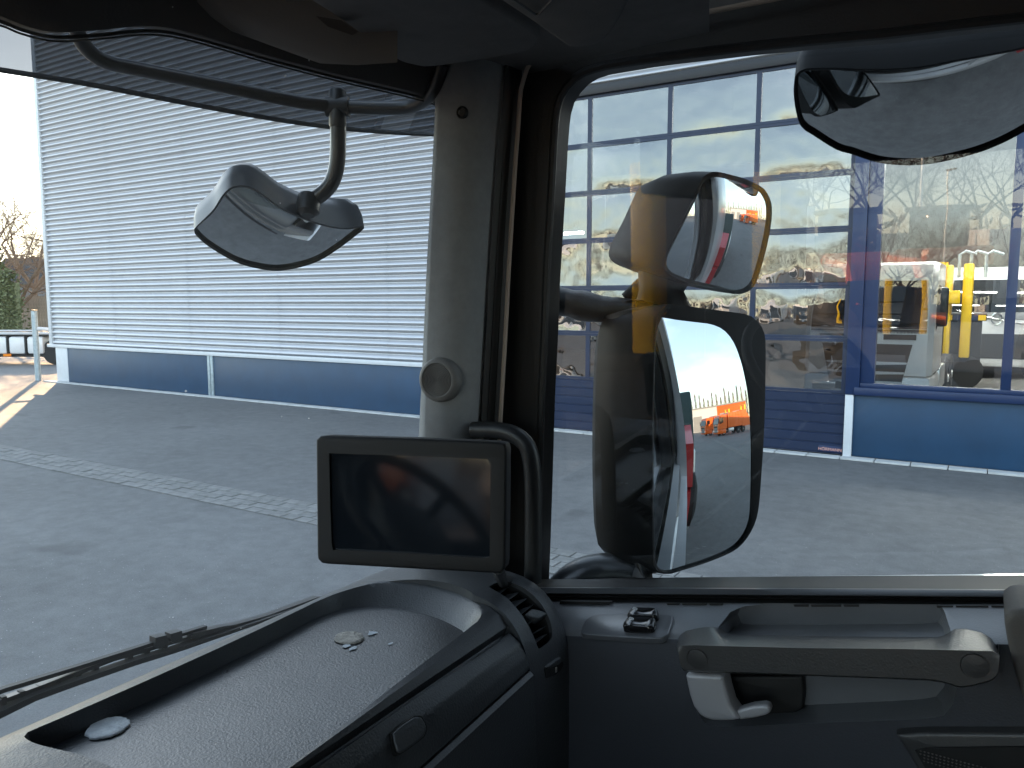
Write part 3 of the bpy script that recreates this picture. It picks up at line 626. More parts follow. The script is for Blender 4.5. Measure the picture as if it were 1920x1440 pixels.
for x in (1.35, -2.2): MB().lathe((x, .2, .5), (0, -1, 0), [(.25, -.2), (.5, -.2), (.5, .1), (.3, .12), (0, .08)], 20).build('wheel', TYRE, tk, local=True)
MB().box((-.6, -.08, .34), (-.3, -.03, .44)).build('marker_lamp', AMBER, tk, local=True)
def far(px, py, d): return EYE + ray(px, py) * d
q = far(30, 600, 46); q.z = 0; bt = bare_tree('bare_tree', 'bare brown tree against the bright sky left of the hall', q, 14.5, 12, None, BARK, lv=7, spread=.8, trunk_h=.14, thick=.013, kids=(4, 4))
q = far(62, 600, 56); q.z = 0; bare_tree('bare_tree', 'smaller bare tree close to the hall corner', q, 14, 5, None, BARK, lv=6, spread=.7, thick=.016)
q = far(-30, 600, 60); q.z = 0; bare_tree('bare_tree', 'bare tree at the left edge behind the ivy hedge', q, 14, 8, None, BARK, lv=6, spread=.7, thick=.016)
hd = MB(); rnd = random.Random(4)
ctr = far(5, 560, 43)
for k in range(5200):
    a_ = rnd.uniform(-1, 1); h_ = rnd.random() ** .8; zz_ = .6 + h_ * (4.6 - 1.1 * max(0, a_) ** 2 + .5 * math.sin(a_ * 7)); rr = rnd.uniform(.7, 1.0)
    c_ = Vector((ctr.x, ctr.y, 0)) + RT * (a_ * 1.9 * (1 - .35 * h_ * h_) * rr - .7) + Vector((FW.x, FW.y, 0)) * rnd.uniform(-.8, .8) + Vector((0, 0, zz_))
    u = Vector((rnd.uniform(-1, 1), rnd.uniform(-1, 1), rnd.uniform(-1, 1))).normalized(); v_ = u.orthogonal().normalized(); s_ = rnd.uniform(.05, .12)
    hd.add([c_ - u * s_, c_ + v_ * s_ * .6, c_ + u * s_, c_ - v_ * s_ * .6], [(0, 1, 2, 3)])
iv = thing('ivy_hedge', (ctr.x, ctr.y, 0), 'tall ivy covered hedge behind the white tank trailer', 'hedge'); hl = hd.build('foliage', LEAF, iv, smooth=0)
MB().box((ctr.x - 1.6, ctr.y - .1, 0), (ctr.x + .4, ctr.y + .4, 3.6), rot=Matrix.Rotation(AZ, 3, 'Z')).build('hedge_core', LEAF, iv)
f0 = far(46, 600, 47); fn = thing('board_fence', (f0.x, f0.y, 0), 'weathered board fence between the ivy hedge and the hall', 'fence')
for k in range(16):
    c_ = Vector((f0.x, f0.y, 0)) + RT * (k * .16 - .2); hgt = 2.9 + rnd.uniform(-.06, .06)
    o = MB().box((-.072, -.012, 0), (.072, .012, hgt)).build('board', WOOD, fn, local=True, smooth=0); o.location = inv(fn) @ c_; o.rotation_euler.z = AZ
h0 = far(70, 560, 85); fh = thing('far_house', (h0.x, h0.y, 0), 'dark roofed house partly hidden behind bare branches', 'house', None, AZ)
MB().box((-5, 0, 0), (4, 6, 4.6)).build('wall', HALLW, fh, local=True, smooth=0)
MB().loft([[(-5.3, -.3, 4.6), (-5.3, 3, 7.6), (-5.3, 6.3, 4.6)], [(4.3, -.3, 4.6), (4.3, 3, 7.6), (4.3, 6.3, 4.6)]], True, True, True).build('roof', DARK, fh, local=True, smooth=0)
MB().box((-1, -.04, 1), (.2, -.005, 2.4)).build('window', TRUCKG, fh, local=True, smooth=0)
# low scrub closing the view under the far trees
sc = MB()
for k in range(5200):
    a_ = rnd.uniform(0, 2 * math.pi); d_ = rnd.uniform(100, 118); c_ = Vector((math.cos(a_) * d_ - 8, math.sin(a_) * d_, rnd.random() ** 1.6 * 5.0)); u = Vector((rnd.uniform(-1, 1), rnd.uniform(-1, 1), rnd.uniform(-.2, 1.2))).normalized(); v_ = u.orthogonal().normalized(); s_ = rnd.uniform(.5, 1.5)
    sc.add([c_ - u * s_, c_ + v_ * s_ * .3, c_ + u * s_, c_ - v_ * s_ * .3], [(0, 1, 2, 3)])
tag(sc.build('scrub', BARKD, smooth=0), 'low winter scrub along the far edge of the yard', 'scrub', kind='stuff')
# ============================================================ THE CAB
cab = thing('truck_cab', (0, 0, 1.2), 'dark truck cab with grey windscreen pillar, black headlining and windscreen', 'truck cab')
z = 2.4
# ---- closed shell: white skin outside, dark lining inside
sk = MB()
sk.box((-.86, -1.13, 1.0), (-.80, 1.12, 1.90), bev=.02)                      # front below the glass
sk.box((.62, -1.13, 1.0), (.70, 1.09, 3.35), bev=.03)                        # rear
sk.box((-.80, -1.13, 3.02), (.62, 1.09, 3.10), bev=.02)                      # roof
sk.box((-.80, -1.13, 1.0), (.62, -1.06, 1.98)); sk.box((-.80, -1.10, 2.74), (.62, -1.02, 3.02)); sk.box((.30, -1.12, 1.98), (.62, -1.04, 2.74)); sk.box((-.90, -1.0, 1.98), (-.80, -.90, 2.80))
sk.box((.44, 1.07, 1.0), (.62, 1.093, 3.02)); sk.box((-.70, 1.03, 2.74), (.43, 1.09, 3.015)); sk.build('cab_shell', HEAD, cab, smooth=30)
MB().add([(-.80, -1.0, 1.25), (.62, -1.0, 1.25), (.62, 1.0, 1.25), (-.80, 1.0, 1.25)], [(0, 1, 2, 3)]).build('cab_floor', RUB, cab, smooth=0)
o = MB().box((-.90, 1.098, .8), (.74, 1.122, 1.90), bev=.01).box((.13, 1.096, 1.901), (.74, 1.120, 3.3), bev=.01).build('outer_panel', WHITE, cab)

# driver's side of the cab, out of frame: it shows only as the dark part of the side glass reflection
dv = MB().box((-1.0, -1.07, 1.2), (-.80, -.93, 3.0), bev=.03); dv.build('driver_pillar', FRAME, cab)
MB().box((-.84, -.98, 1.6), (-.55, -.50, 2.30), bev=.06).build('instrument_cowl', FRAME, cab); MB().box((-.84, -.98, 2.62), (-.80, .02, 3.0), bev=.01).build('driver_blind', FRAME, cab)
# ---- windscreen pillar
ys = [60, 100, 130, 180, 300, 500, 680, 820, 960, 1110]
lx = [800, 806, 812, 817, 811, 800, 792, 785, 779, 773]
rx_ = [958, 952, 948, 942, 931, 918, 908, 900, 895, 889]
PL = [PY(x, y, .90) for x, y in zip(lx, ys)]; PR = [PY(x, y, .962) for x, y in zip(rx_, ys)]
def pillar_pt(i, s_):
    a, b = PL[i], PR[i]; d = (b - a); n_ = Vector((0, 0, 1)).cross(d).normalized()
    if n_.dot(EYE - a) < 0: n_ = -n_
    return a + d * s_ + n_ * .034 * (1 - abs(2 * s_ - 1) ** 2.1)
rings = []
for i in range(len(ys)):
    d = (PR[i] - PL[i]); back = Vector((-.35, .94, 0))
    rings.append([PL[i] + back * .09, PL[i] + back * .03] + [pillar_pt(i, k / 14) for k in range(15)] + [PR[i] + back * .05, PR[i] + back * .09])
rings = [resample([r[k] for r in rings], 24) for k in range(len(rings[0]))]
pil = MB().loft(rings, False).build('windscreen_pillar', PILLAR, cab, smooth=60)
def on_pillar(px, py):
    i = max(k for k in range(len(ys) - 1) if ys[k] <= py); t = (py - ys[i]) / (ys[i + 1] - ys[i]); best = None
    for k in range(101):
        p_ = pillar_pt(i, k / 100).lerp(pillar_pt(i + 1, k / 100), t); q_ = p_ - EYE; x = 960 + F * q_.dot(RT) / q_.dot(FW)
        if best is None or abs(x - px) < best[0]: best = (abs(x - px), p_)
    return best[1]
c = on_pillar(828, 708); nrm = Vector((.12, -.98, .02)).normalized(); c = c + nrm * .009
tw = MB().lathe(c - nrm * .012, nrm, [(.0325, 0), (.0325, .009), (.0312, .0135), (.0285, .0165), (.0252, .0172), (.0240, .0158), (.0230, .0145)], 40).build('tweeter', TWR, pil)
pr = [(.0225, .014)]
for k in range(9): r_ = .0215 - k * .0024; pr += [(r_, .0155), (r_ - .0006, .0140), (r_ - .0014, .0140), (r_ - .0019, .0155)]
pr += [(0, .0158)]
MB().lathe(c - nrm * .012, nrm, pr, 40).build('tweeter_grille', TWEET, pil, smooth=0)
c = on_pillar(867, 221); nn = (EYE - c).normalized(); nn = Vector((nn.x * .4 - .15, nn.y, 0)).normalized()
MB().lathe(c - nn * .002, nn, [(.0085, 0), (.0085, .004), (.0070, .006), (.0055, .003), (0, .003)], 24).build('screw_cap', RUB, pil)

# ---- door aperture: rubber seals between pillar and door
edgeR = [(958, 60), (948, 130), (931, 300), (918, 500), (908, 680), (900, 820), (889, 1110)]
beige = [(1165, 42), (1105, 55), (1044, 78), (1017, 94), (993, 120), (982, 148), (976, 175), (972, 233), (966, 311), (960, 408), (954, 505), (947, 640), (938, 793), (930, 930), (922, 1110)]
sealL = [PY(x, y, .955) for x, y in edgeR]; A_ = resample(sealL, 30); bb = [PY(x, y, .985) for x, y in [(972, 60)] + beige[6:]]; B_ = resample(bb, 30)
rg = []
for k in range(13):
    t = k / 12; rg.append([a.lerp(b, t) + Vector((-.3, -.95, 0)) * (.010 * abs(math.sin(t * math.pi * 3)) - .004) for a, b in zip(A_, B_)])
MB().loft(rg, False).build('door_seal', RUB, cab, smooth=60)
MB().tube(curve([PY(x, y, .975) for x, y in beige[2:]], 60), .0032, 8).build('piping', BEIGE, cab)
MB().tube(curve([PY(x, y, .975) for x, y in [(1120, 52), (1240, 38), (1420, 4), (1620, -38), (1900, -100)]], 30), .0034, 8).build('piping', BEIGE, cab)

# ---- header, roller blind and overhead lockers
top = [(-160, -10), (-60, 18), (0, 30), (40, 46), (100, 60), (180, 57), (280, 49), (360, 62), (500, 103), (640, 140), (760, 168), (810, 182), (830, 190)]
def wsX(y_): return -.93 + .235 * (y_ / .92) ** 2
def on_ws(px, py, off=0):
    r_ = ray(px, py); X = -.85
    for _ in range(12): Y = X / r_.x * r_.y; X = wsX(min(max(Y, -1), 1.0)) + off
    return EYE + r_ * (X / r_.x)
T_ = curve([on_ws(x, y, .02) for x, y in top], 70)
up_ = [p_ + Vector((.05, -.02, .09)) for p_ in T_]; up2 = [p_ + Vector((.16, -.03, .16)) for p_ in T_]; dn = [p_ + Vector((-.03, 0, .004)) for p_ in T_]
MB().loft([dn, T_, up_, up2], False).build('header_panel', HEADD, cab, smooth=60)
def skew_box(px0, px1, thick, m_, name, d0):
    pass
# blind cassette
ca = [PZ(x, y, .30) for x, y in ((250, -2), (430, 55), (600, 120))]; cb = [PZ(x, y, .315) for x, y in ((470, -12), (620, 52), (748, 118))]
ca = [PD(x, y, .92) for x, y in ((120, -60), (250, -2), (430, 57), (600, 119))]; cb = [PD(x, y, .86) for x, y in ((330, -75), (480, -2), (620, 58), (745, 117))]
MB().loft([[p_ + Vector((0, 0, .05)) for p_ in ca], ca, [a.lerp(b, .5) + Vector((.004, -.004, -.004)) for a, b in zip(ca, cb)], cb, [p_ + Vector((.01, -.01, .06)) for p_ in cb]], False).build('roller_blind_cassette', BLIND, cab, smooth=60)
h_ = [PD(x, y, .81) for x, y in ((592, 30), (640, 38), (672, 60), (660, 66), (615, 50))]
prism(h_, -ray(630, 50).normalized() * -.012).build('blind_grip', HEADD, cab)
# overhead panel
op = V2([(470, -60), (560, -10), (640, 40), (700, 85), (747, 115), (775, 123), (800, 127), (856, 121), (934, 108), (986, 98), (1003, 89), (1011, 76), (1010, 67), (1000, 57), (950, 26), (903, -2), (830, -50)])
prism(curve([PZ(v_.x, v_.y, .30) for v_ in op], 90, True), (0, 0, .05), rim=.006).build('overhead_panel', HEAD, cab, smooth=50)
lk = V2([(860, -50), (929, -2), (990, 38), (1044, 76), (1062, 89), (1072, 91), (1085, 90), (1110, 87), (1130, 80), (1142, 70), (1153, 55), (1166, 34), (1177, 12), (1184, -20), (1190, -60)])
lo_ = prism(resample([PZ(v_.x, v_.y, .262) for v_ in lk], 60, True), (0, 0, .08), rim=.006).build('overhead_locker', HEAD, cab, smooth=50)
MB().tube([PZ(x, y, .259) for x, y in ((962, -2), (1003, 27), (1011, 26), (1040, -6))], .0012, 6).build('locker_seam', BLACK, lo_)
# lining between panel, pillar and door top
hl = MB(); hl.add([PZ(x, y, .335) for x, y in ((300, -200), (640, 90), (760, 150), (880, 175), (1010, 150), (1060, 120), (1330, 60), (1330, -200))], [(0, 1, 2, 3, 4, 5, 6, 7)])
hl.build('headlining', HEAD, cab, smooth=0)

# ---- windscreen, outer visor, frit
def band(zfun0, zfun1, ya, yb, off, n=40, m=8):
    vs = []
    for i in range(n + 1):
        y_ = ya + (yb - ya) * i / n
        for j in range(m + 1):
            t = j / m; vs.append((wsX(y_) + off + .05 * t * t, y_, zfun0(y_) + (zfun1(y_) - zfun0(y_)) * t))
    return MB().add(vs, [(i * (m + 1) + j, (i + 1) * (m + 1) + j, (i + 1) * (m + 1) + j + 1, i * (m + 1) + j + 1) for i in range(n) for j in range(m)])
ws_ = band(lambda y_: 1.93, lambda y_: 2.86, -1.0, 1.0, 0).build('windscreen', WSG, cab, smooth=180)
fr = curve([on_ws(x, y, .012) for x, y in top], 300); dm = MB()
for row, (dz, s_) in enumerate(((.0005, .0026), (.0052, .0018), (.0093, .0011))):
    if row == 0: continue
    for p_ in fr[::1]: dm.box((p_.x - .0005, p_.y - s_, p_.z - dz - s_), (p_.x + .0005, p_.y + s_, p_.z - dz + s_))
tag(dm.build('frit_dots', RUB, cab, smooth=0), kind='stuff')
low = [(-330, 78, -1.17), (-160, 104, -1.16), (0, 131, -1.14), (150, 155, -1.11), (280, 180, -1.085), (400, 203, -1.055), (500, 221, -1.02), (600, 236, -.985), (700, 246, -.94), (815, 252, -.88), (920, 250, -.83), (1000, 240, -.80)]
lowp = curve([PX(x, y, X) for x, y, X in low], 50)
MB().loft([[p_ + Vector((.14 * t, 0, .19 * t)) for p_ in lowp] for t in (0, .25, .5, .75, 1)], False).build('sun_visor', TINT, cab, smooth=180)
MB().tube(lowp, .0042, 6).build('sun_visor_edge', BLACK, cab)

# ---- grab handle on the pillar
gh = [(888, 806), (912, 806), (940, 808), (962, 814), (980, 826), (992, 845), (998, 880), (1000, 930), (1000, 1000), (999, 1090)]
MB().tube(curve([PY(x, y, .93) for x, y in gh], 40), [.0125] * 40, 14).build('grab_handle', BLACK, cab)
g0 = [PY(x, y, .93) for x, y in ((893, 796), (906, 796), (908, 830), (894, 832))]
prism(g0, (-.01, .03, 0)).build('handle_foot', RUB, cab)

# ============================================================ PASSENGER DOOR
pdr = thing('passenger_door', (-.3, 1.03, 1.2), 'dark grey passenger door with black framed window, pull handle and silver lever', 'door')
LEAN = R(2.4); DN = Vector((0, -math.cos(LEAN), -math.sin(LEAN)))
def PDR(px, py, off=0): return PN(px, py, Vector((0, 1.02 + off, 2.4)), DN)
win = V2([(1004, 1103), (1006, 1060), (1010, 930), (1015, 744), (1020, 640), (1024, 525), (1034, 350), (1038, 270), (1042, 214), (1047, 190), (1055, 172), (1071, 152), (1084, 141), (1102, 132), (1140, 122), (1250, 106), (1400, 88), (1500, 78), (1660, 64), (1800, 47), (1920, 34), (1960, 28), (1990, 26), (2004, 34), (2010, 60), (2010, 600), (2010, 1104), (1600, 1102)])
outer = V2([(918, 1112), (930, 930), (940, 780), (950, 600), (957, 470), (965, 320), (973, 210), (979, 165), (990, 128), (1010, 102), (1040, 80), (1110, 58), (1240, 36), (1420, 2), (1700, -50), (2000, -110), (2300, -170), (2330, 300), (2330, 1112), (1600, 1112)])
wp = [PDR(v_.x, v_.y) for v_ in win]; wp = resample(wp, 160, True); opl = resample([PDR(v_.x, v_.y) for v_ in outer], 120, True)
prism(opl, -DN * .045, [wp]).build('window_frame', FRAME, pdr, smooth=40)
hole2 = resample([PDR(v_.x + (10 if v_.x > 1500 else -10) * 2, v_.y + (14 if v_.y > 700 else -16), .08) for v_ in win], 160, True)
op2 = [p_ + Vector((0, .053, 0)) for p_ in opl]
prism(op2, Vector((0, .022, 0)), [hole2]).build('outer_skin', WHITE, pdr, smooth=40)
cw = sum(wp, Vector()) / len(wp)
inner = [p_ + (cw - p_).normalized() * .0 for p_ in wp]
MB().tube(wp + [wp[0]], .006, 8, caps=False).build('window_seal', RUB, pdr)
gp = [p_ - DN * .026 + (p_ - cw) * .03 for p_ in wp]
gm = MB(); gm.add(gp, [list(range(len(gp)))]); gm.build('window_glass', DWG, pdr, smooth=0)
# belt strips
XS = list(range(985, 2241, 60))
def rail(pts, f): # pts: (x,y) polyline in the photo; f: depth plane
    P_ = [Vector((x, y, 0)) for x, y in pts]; o_ = []
    for X in XS:
        i = max([k for k in range(len(P_) - 1) if P_[k].x <= X] or [0]); t = (X - P_[i].x) / (P_[i + 1].x - P_[i].x); y = P_[i].y + (P_[i + 1].y - P_[i].y) * t; o_.append(PY(X, y, f))
    return o_
b1 = rail([(985, 1097), (1920, 1098), (2300, 1099)], 1.015); b2 = rail([(985, 1099), (1920, 1104), (2300, 1106)], 1.0)
b3 = rail([(985, 1100), (1920, 1105), (2300, 1107)], .998); b4 = rail([(985, 1102), (1920, 1108), (2300, 1110)], .988); b5 = rail([(985, 1112), (1920, 1119), (2300, 1122)], .982)
b6 = rail([(985, 1113), (1920, 1120), (2300, 1123)], .99); b7 = rail([(985, 1119), (1920, 1125), (2300, 1128)], .984); b8 = rail([(985, 1120), (1920, 1127), (2300, 1130)], .99); b9 = rail([(985, 1128), (1920, 1134), (2300, 1137)], .978)
MB().loft([[p_ + Vector((0, .03, 0)) for p_ in b1], b1, b2, b3], False).build('belt_rubber', RUB, pdr, smooth=30)
BELT = mat('belt_strip', (.07, .075, .082), .36, bump=.1, bscale=500)
MB().loft([b3, b4, b5, b6], False).build('belt_strip', BELT, pdr, smooth=50)
MB().loft([b6, b7, b8, b9], False).build('belt_gap_seal', RUB, pdr, smooth=30)
# panel body: a closed block so that pockets can be carved into it
c1 = rail([(985, 1127), (1060, 1130), (1920, 1135), (2300, 1137)], .976)
c2 = rail([(985, 1128), (1060, 1131), (1920, 1137), (2300, 1139)], .972)
c3 = rail([(985, 1176), (1270, 1186), (1880, 1195), (2300, 1203)], .912)
c4 = rail([(985, 1190), (1270, 1199), (1880, 1208), (2300, 1216)], .902)
c5 = rail([(985, 1204), (1270, 1212), (1880, 1222), (2300, 1230)], .898)
c6 = rail([(985, 1340), (2300, 1360)], .888); c7 = rail([(985, 1620), (2300, 1620)], .872)
blk = [c1, c2, c3, c4, c5, c6, c7, [p_ + Vector((0, .18, 0)) for p_ in c7], [p_ + Vector((0, .06, 0)) for p_ in c1]]
mb = MB(); secs = [[r[k] for r in blk] for k in range(len(XS))]; mb.loft(secs, True, True, True)
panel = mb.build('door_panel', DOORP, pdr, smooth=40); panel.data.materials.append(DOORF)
for f_ in panel.data.polygons: f_.material_index = 1 if f_.normal.y < -.75 else 0  # paler top faces have the window light on the shelf put into their colour
def face_pts(pts, Y, n=0, smooth=True):
    q_ = [PY(x, y, Y) for x, y in pts]; return curve(q_, n, True) if n and smooth else (resample(q_, n, True) if n else q_)
def pocket(pts, Yf, depth, taper=.9, n=40, drop=0):
    q_ = face_pts(pts, Yf, n); c_ = sum(q_, Vector()) / n
    return MB().loft([[p_ + Vector((0, -.05, 0)) for p_ in q_], q_, [c_ + (p_ - c_) * (1 - (1 - taper) * .4) + Vector((0, depth * .7, -drop * .5)) for p_ in q_], [c_ + (p_ - c_) * taper + Vector((0, depth, -drop)) for p_ in q_]], True, True, True)
cut(panel, pocket([(1346, 1180), (1350, 1165), (1366, 1158), (1420, 1156), (1560, 1157), (1700, 1159), (1762, 1160), (1778, 1166), (1784, 1178), (1776, 1194), (1750, 1204), (1560, 1204), (1380, 1202), (1352, 1198)], .925, .055, .92))
cut(panel, pocket([(1292, 1262), (1400, 1262), (1560, 1264), (1700, 1266), (1760, 1268), (1790, 1278), (1794, 1298), (1783, 1326), (1752, 1343), (1600, 1350), (1440, 1356), (1350, 1359), (1318, 1348), (1300, 1310)], .892, .04, .93))
# ventilation slots along the top of the panel
for xa, xb, dy in ((1252, 1275, 0), (1280, 1326, 0), (1331, 1356, 0), (1489, 1516, 2), (1521, 1577, 2), (1582, 1610, 2), (1756, 1787, 4), (1792, 1853, 4), (1858, 1888, 4)):
    y0 = 1129.5 + dy; q_ = [PY(x, y, .9735 - .0012 * 0) for x, y in ((xa, y0 + 1.0), (xb, y0 + 1.0), (xb + 1, y0 + 5.2), (xa + 2, y0 + 5.2))]
    prism([p_ + Vector((0, -.004, .0006)) for p_ in q_], (0, .004, -.001)).build('defrost_slot', RUB, pdr, smooth=0)
prism([PY(x, y, .972) + Vector((0, -.003, 0)) for x, y in ((1052, 1126), (1148, 1127), (1143, 1133), (1135, 1135), (1050, 1134))], (0, .005, 0)).build('defrost_slot', RUB, pdr, smooth=0)
# arm rest
tx = V2([(1268, 1212), (1270, 1199), (1276, 1190), (1286, 1183), (1312, 1177), (1334, 1176), (1341, 1180), (1347, 1188), (1360, 1192), (1500, 1194), (1640, 1196), (1757, 1197), (1772, 1192), (1788, 1181), (1809, 1180), (1838, 1186), (1856, 1195), (1866, 1207), (1872, 1222)])
mid = V2([(1269, 1214), (1273, 1209), (1300, 1208), (1500, 1213), (1700, 1215), (1862, 1219), (1873, 1226)])
lowx = V2([(1270, 1216), (1275, 1245), (1280, 1258), (1300, 1260), (1500, 1267), (1640, 1272), (1743, 1276), (1772, 1281), (1791, 1287), (1800, 1290), (1823, 1287), (1860, 1277), (1871, 1266), (1874, 1232)])
def byx(poly, n, Yf):
    q_ = resample(poly, n); return [PY(v_.x, v_.y, Yf) for v_ in q_]
N_ = 90
at_ = byx(tx, N_, .905); am0 = byx([v_ + Vector((0, -1.5, 0)) for v_ in mid], N_, .862); am = byx([v_ + Vector((0, 2.0, 0)) for v_ in mid], N_, .852); al = byx([v_ + Vector((0, -3, 0)) for v_ in lowx], N_, .850); al2 = byx(lowx, N_, .856); alb = [p_ + Vector((0, .045, 0)) for p_ in al2]; atb = [p_ + Vector((0, .03, -.01)) for p_ in at_]
arm = MB().loft([atb, at_, am0, am, al, al2, alb], False).build('arm_rest', DOORD, pdr, smooth=50)
for cx, cy_, r_ in ((1307.5, 1236, 19.5), (1828, 1249, 23.5)):
    c_ = PY(cx, cy_, .851); rr = r_ * (c_ - EYE).dot(FW) / F
    MB().lathe(c_ + Vector((0, .004, 0)), (0, -1, 0), [(rr * 1.04, 0), (rr * 1.04, .0048), (rr * .97, .0030), (rr * .95, .0048), (rr * .5, .0056), (0, .0058)], 36).build('screw_cover', DOORD, arm)
# lever
sx = lambda pts: [(1020 + x / 3.79, 1060 + y / 3.79) for x, y in pts]
lv = sx([(1003, 790), (1012, 776), (1040, 774), (1130, 778), (1250, 784), (1272, 796), (1280, 830), (1296, 900), (1325, 1000), (1390, 1098), (1350, 1108), (1250, 1112), (1190, 1108), (1140, 1092), (1100, 1065), (1060, 1010), (1030, 920)])
le = prism(resample([PY(x, y, .862) for x, y in lv], 70, True), (0, .025, 0), rim=.005).build('door_lever', SILVER, pdr, smooth=50)
bl = sx([(1352, 1044), (1400, 1022), (1480, 1000), (1560, 992), (1594, 1000), (1608, 1030), (1600, 1055), (1570, 1072), (1500, 1088), (1392, 1104)])
prism(resample([PY(x, y, .868) for x, y in bl], 50, True), (0, .012, 0), rim=.004).build('lever_blade', SILVER, le, smooth=50)
cp = [(1362, 1268), (1505, 1268), (1508, 1300), (1505, 1330), (1490, 1338), (1440, 1344), (1390, 1346), (1372, 1320)]
prism(resample([PY(x, y, .916) for x, y in cp], 50, True), (0, .012, 0), rim=.003).build('lever_cup', RUB, pdr, smooth=50)
# window switches
c3y = lambda px, py: None
def shelf(px, py, off=0):
    """a point on the sloping top of the door panel"""
    k = min(max((px - XS[0]) / 60, 0), len(XS) - 1.001); i = int(k); t = k - i; a = c2[i].lerp(c2[i + 1], t); b = c3[i].lerp(c3[i + 1], t)
    u = Vector((1, 0, 0)); n_ = (c3[i + 1] - c3[i]).cross(b - a).normalized()
    if n_.z < 0: n_ = -n_
    return PN(px, py, a + n_ * off, n_), n_
sw = sx([(258, 472), (272, 430), (292, 388), (340, 352), (400, 344), (590, 338), (800, 342), (885, 346), (916, 358), (912, 400), (885, 478), (850, 510), (800, 518), (550, 506), (300, 490), (268, 482)])
SWP = mat('switch_plate', (.11, .115, .125), .28, spec=.8)
q_ = [shelf(x, y, .004)[0] for x, y in sw]; _, sn = shelf(1170, 1170)
spn = prism(resample(q_, 60, True), -sn * .008, rim=.002).build('switch_panel', SWP, pdr, smooth=50)
for tb in ([(600, 392), (628, 338), (700, 336), (800, 340), (818, 358), (806, 398), (700, 400)], [(570, 468), (600, 404), (690, 402), (790, 406), (804, 426), (776, 478), (680, 482)]):
    q_ = [shelf(x, y, .0045)[0] for x, y in sx(tb)]; q_ = curve(q_, 40, True); c_ = sum(q_, Vector()) / 40
    rk = MB().loft([q_, [c_ + (p_ - c_) * .98 + sn * .006 for p_ in q_], [c_ + (p_ - c_) * .86 + sn * .009 for p_ in q_], [c_ + (p_ - c_) * .5 + sn * (.0065) for p_ in q_], [c_ + (p_ - c_) * .1 + sn * .006 for p_ in q_]], True, True, True).build('window_switch', BLACKG, spn, smooth=70)
    u_ = Vector((1, 0, -.1)).normalized(); v2_ = sn.cross(u_).normalized(); ic = MB(); o_ = c_ + sn * .0098 - u_ * .010
    for a, b in (((-1, -1), (1, -1)), ((1, -1), (1, .4)), ((1, .4), (.4, 1)), ((.4, 1), (-1, 1)), ((-1, 1), (-1, -1)), ((-1, 0), (1, 0))):
        ic.tube([o_ + u_ * a[0] * .0028 + v2_ * a[1] * .002, o_ + u_ * b[0] * .0028 + v2_ * b[1] * .002], .00035, 4)
    ic.build('switch_symbol', MARK, spn, smooth=0)
# right trim and speaker cover
tr = [(1884, 1172), (1885, 1156), (1893, 1147), (1915, 1144), (2100, 1140), (2240, 1140), (2240, 1560), (1985, 1560), (1955, 1420), (1925, 1330), (1903, 1262), (1890, 1210)]
GREYT = mat('door_grey_trim', (.095, .088, .082), .6, bump=.3, bscale=450)
prism(resample([PY(x, y, .868) for x, y in tr], 80, True), (0, .08, 0), rim=.007).build('door_trim', GREYT, pdr, smooth=50)
sp = [(1680, 1378), (1720, 1374), (1900, 1375), (2240, 1374), (2240, 1600), (1800, 1600), (1735, 1470), (1700, 1410)]
spk = prism(resample([PY(x, y, .873) for x, y in sp], 70, True), (0, .04, 0), rim=.004).build('speaker_cover', DOORD, pdr, smooth=50)
sg = [(1716, 1408), (1740, 1403), (1900, 1401), (2240, 1401), (2240, 1600), (1812, 1600), (1752, 1470)]
sgp = resample([PY(x, y, .870) for x, y in sg], 60, True)
prism(sgp, (0, .01, 0)).build('speaker_mesh', RUB, spk, smooth=0)
gr = MB(); a0 = PY(1712, 1401, .869); a1 = PY(1990, 1500, .869); nx = 0
import itertools
X_ = a0.x
while X_ < a1.x:
    zz_ = a0.z - .0012
    while zz_ > a1.z:
        qx = 960 + F * (Vector((X_, .869, zz_)) - EYE).dot(RT) / (Vector((X_, .869, zz_)) - EYE).dot(FW); qy = 720 - F * (Vector((X_, .869, zz_)) - EYE).dot(UP) / (Vector((X_, .869, zz_)) - EYE).dot(FW)
        if qx > 1718 + (qy - 1403) * .62 and qy > 1404: gr.add([(X_ - .0013, .8685, zz_), (X_, .8675, zz_ - .0011), (X_ + .0013, .8685, zz_), (X_, .8675, zz_ + .0011)], [(0, 1, 2, 3)])
        zz_ -= .0034
    X_ += .0036; nx += 1
tag(gr.build('mesh_weave', GREYT, spk, smooth=0), kind='stuff')
# ============================================================ DASHBOARD
dash = thing('dashboard', (-.6, .3, 1.2), 'dark grained dashboard with an open tray on top and an air vent', 'dashboard')
A = [(-.86, -.52), (-.835, -.465), (-.80, -.427), (-.765, -.404), (-.735, -.391), (-.70, -.385), (-.65, -.379), (-.60, -.375), (-.552, -.374), (-.53, -.377), (-.512, -.383), (-.498, -.391), (-.487, -.401), (-.478, -.413), (-.470, -.428), (-.464, -.445), (-.459, -.463), (-.4565, -.49), (-.455, -.515), (-.452, -.57), (-.450, -.638), (-.446, -.75), (-.44, -.95)]
def lip(y): t = max(-.6, min(.8, y)); return (-.516 + .105 * (.77 - t) if t > .3 else -.467, -.385)
def grv(y): t = max(.3, min(.8, y)); return (-.493 + .06 * (.8 - t), -.407 + .049 * (.8 - t))
def lidlow(y): t = max(.3, min(.8, y)); return (-.4575 + .022 * (.79 - t), -.449 - .030 * (.79 - t))
